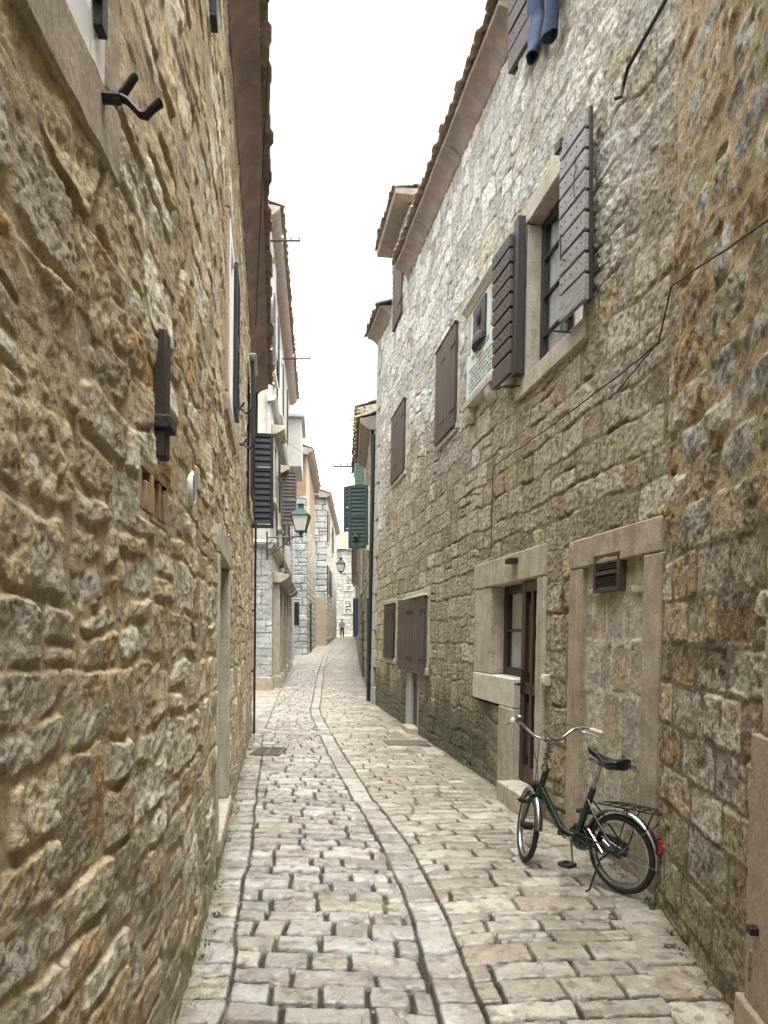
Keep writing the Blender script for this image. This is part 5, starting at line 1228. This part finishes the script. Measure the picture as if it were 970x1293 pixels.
MB().tube([FBK(.35, .046, .335), FBK(0, .062, .275)], .0035, 6).tube([FBK(.35, .046, .235), FBK(0, .062, .235)], .0035, 6).build('chain_guard_rail', 'bike_chrome', bk)
ca = R(-100); cl = .155
for s, an in ((1, ca), (-1, ca+math.pi)):
    ex, ez_ = .355+cl*math.cos(an), .275+cl*math.sin(an)
    cr = MB().tube([FBK(.355, s*.03, .275), FBK(.355, s*.062, .275)], .016, 10).tube([FBK(.355, s*.058, .275), FBK(ex, s*.07, ez_)], [.011, .009], 8, flat=.7).build('crank', 'bike_chrome', bk)
    pd = MB().box(FBK, ex-.045, ex+.045, s*.085-.004, s*.085+.004, ez_-.012, ez_+.012).box(FBK, ex-.045, ex+.045, s*.165-.004, s*.165+.004, ez_-.012, ez_+.012)
    for dx in (-.036, .036): pd.box(FBK, ex+dx-.012, ex+dx+.012, min(s*.089, s*.161), max(s*.089, s*.161), ez_-.014, ez_+.014)
    pd.tube([FBK(ex, s*.07, ez_), FBK(ex, s*.17, ez_)], .009, 8); pd.build('pedal', 'tyre_rubber', cr, bevel=.004)
MB().tube([FBK(.05, .065, .25), FBK(.10, .085, .20), FBK(.13, .15, .012), FBK(.15, .16, .004)], .007, 8).build('kickstand', 'rusty_iron', bk)
MB().tube([FBK(.24, .022, .36), FBK(.09, .07, .245)], .008, 8).tube([FBK(.10, .05, .32), FBK(.05, .055, .29)], .013, 10).build('pump', 'bike_chrome', bk)

# ================================================================== PERSON FAR UP THE LANE
def skin_mesh(name, V, E, Rr, mat, parent=None, org=None, sub=2):
    o0 = ORG[parent.name] if parent else org
    me = bpy.data.meshes.new(name); me.from_pydata([(x-o0[0], y-o0[1], z-o0[2]) for x, y, z in V], E, []); me.update()
    o = link(name, me, mat, parent, org)
    o.modifiers.new('skin', 'SKIN')
    for i, r in enumerate(Rr): me.skin_vertices[0].data[i].radius = r if isinstance(r, tuple) else (r, r)
    me.skin_vertices[0].data[0].use_root = True
    s = o.modifiers.new('sub', 'SUBSURF'); s.levels = sub; s.render_levels = sub
    return o
px, py, _ = at(432, 806, 69.0); pz = float(GZ(69.0))-.0
P = lambda x, y, z: (px+x, py+y, pz+z)
body_v = [P(0, 0, .93), P(0, 0, 1.12), P(0, 0, 1.30), P(0, .01, 1.44), P(0, 0, 1.52), P(0, -.01, 1.60), P(0, -.01, 1.70),
          P(-.09, 0, .90), P(-.10, -.08, .50), P(-.10, -.02, .09), P(-.11, -.14, .03), P(.09, 0, .90), P(.11, .06, .49), P(.11, .20, .10), P(.12, .10, .03),
          P(-.17, 0, 1.42), P(-.24, .03, 1.16), P(-.25, -.05, .92), P(-.25, -.08, .82), P(.17, 0, 1.42), P(.24, -.03, 1.16), P(.27, -.10, .93), P(.27, -.14, .84)]
body_e = [(0, 1), (1, 2), (2, 3), (3, 4), (4, 5), (5, 6), (0, 7), (7, 8), (8, 9), (9, 10), (0, 11), (11, 12), (12, 13), (13, 14), (3, 15), (15, 16), (16, 17), (17, 18), (3, 19), (19, 20), (20, 21), (21, 22)]
body_r = [(.15, .10), (.14, .095), (.16, .105), (.10, .08), .055, .085, .075, .085, .06, .045, .05, .085, .06, .045, .05, .06, .045, .035, .04, .06, .045, .035, .04]
pe = skin_mesh('person', body_v, body_e, body_r, 'skin', org=(px, py, pz))
tag(pe, 'person in a light blue shirt and dark trousers walking far up the lane', 'person')
skin_mesh('shirt', [body_v[i] for i in (1, 2, 3, 0, 15, 16, 19, 20)], [(0, 1), (1, 2), (0, 3), (2, 4), (4, 5), (2, 6), (6, 7)], [(.165, .115), (.18, .125), (.13, .10), (.17, .115), .08, .062, .08, .062], 'shirt_blue', pe)
skin_mesh('trousers', [body_v[i] for i in (0, 7, 8, 9, 11, 12, 13)], [(0, 1), (1, 2), (2, 3), (0, 4), (4, 5), (5, 6)], [(.165, .11), .105, .08, .062, .105, .08, .062], 'trousers_dark', pe)
skin_mesh('hair', [P(0, .025, 1.66), P(0, .01, 1.725), P(0, -.05, 1.72)], [(0, 1), (1, 2)], [.08, .082, .06], 'hair_dark', pe)

# ================================================================== MOSS AND GRIT ALONG THE WALLS
uneven_stones()
rng = random.Random(21); ms = MB()
def tuft(x, y, z, n, h):
    for i in range(n):
        a = rng.uniform(0, 6.28); r = rng.uniform(.0, .03); b0 = Vector((x+r*math.cos(a), y+r*math.sin(a), z)); t = b0+Vector((rng.gauss(0, .4)*h, rng.gauss(0, .4)*h, h*rng.uniform(.4, 1))); w = Vector((math.cos(a+1.5), math.sin(a+1.5), 0))*h*.16
        ms.add([b0-w, b0+w, t], [(0, 1, 2)])
for i in range(240):
    y = rng.uniform(2.6, 12); side = rng.random()
    if side < .45: p = FL(y, rng.uniform(.02, .07), 0)
    elif y > 4.8 and not (6.7 < y < 7.6): p = FR(y, rng.uniform(.02, .06), 0)
    elif y < 4.6: p = FN(y, rng.uniform(.02, .06), 0)
    else: continue
    tuft(p[0], p[1], -.005, rng.randint(4, 12), rng.uniform(.012, .035))
for y in (4.5, 4.55, 4.62, 4.68, 4.6, 4.5): p = FN(y, rng.uniform(.02, .08), 0); tuft(p[0], p[1], 0, 16, rng.uniform(.03, .05))
o = ms.build('ground_moss', 'moss_green'); o['kind'] = 'stuff'
ms = MB()
for i in range(420):
    y = rng.uniform(2.6, 9); side = rng.random(); e = abs(rng.gauss(0, .06))+.015
    p = FL(y, e+.02, 0) if side < .5 else (FR(y, e, 0) if y > 4.7 else FN(y, e, 0)); r = rng.uniform(.003, .010); z = .012 if e > .05 else .0
    vs = [(p[0]+r*math.cos(q*1.257)*rng.uniform(.7, 1.2), p[1]+r*math.sin(q*1.257)*rng.uniform(.7, 1.2), z) for q in range(5)]+[(p[0], p[1], z+r*.8)]
    ms.add(vs, [(q, (q+1) % 5, 5) for q in range(5)])
o = ms.build('grit', 'tan_stone'); o['kind'] = 'stuff'

# ================================================================== CAMERA, SKY, LIGHT
cam = bpy.data.cameras.new('Camera'); co = bpy.data.objects.new('Camera', cam); COL.objects.link(co); SC.camera = co
co.location = (0, 0, CH); co.rotation_euler = (R(90), 0, 0)
cam.sensor_fit = 'VERTICAL'; cam.sensor_height = 36; cam.lens = 36*FP/1293; cam.shift_y = (CV-646.5)/1293; cam.clip_end = 2000; cam.clip_start = .05
w = bpy.data.worlds.new('World'); SC.world = w; w.use_nodes = True; nt = w.node_tree
bg = nt.nodes['Background']; sky = nt.nodes.new('ShaderNodeTexSky'); sky.sky_type = 'NISHITA'; sky.sun_disc = False
SUN_EL, SUN_AZ = R(74), R(150)
sky.sun_elevation = SUN_EL; sky.sun_rotation = SUN_AZ; sky.air_density = 1.0; sky.dust_density = 6.0; sky.ozone_density = .6
hs = nt.nodes.new('ShaderNodeHueSaturation'); hs.inputs['Saturation'].default_value = .07
nt.links.new(sky.outputs[0], hs.inputs['Color']); nt.links.new(hs.outputs[0], bg.inputs[0]); bg.inputs[1].default_value = .15
sl = bpy.data.lights.new('sun', 'SUN'); sl.energy = .5; sl.angle = R(60); sl.color = (1, .975, .94)
so = bpy.data.objects.new('sun', sl); COL.objects.link(so)
sd_ = Vector((math.sin(SUN_AZ)*math.cos(SUN_EL), math.cos(SUN_AZ)*math.cos(SUN_EL), math.sin(SUN_EL)))
so.rotation_euler = sd_.to_track_quat('Z', 'Y').to_euler(); so.location = (0, 0, 30)
vs_ = SC.view_settings; vs_.view_transform = 'Standard'; vs_.look = 'None'; vs_.gamma = 1; vs_.use_curve_mapping = False; vs_.exposure = 2.45
SC.render.engine = 'CYCLES'; SC.cycles.use_denoising = True; SC.cycles.max_bounces = 6; SC.cycles.diffuse_bounces = 4
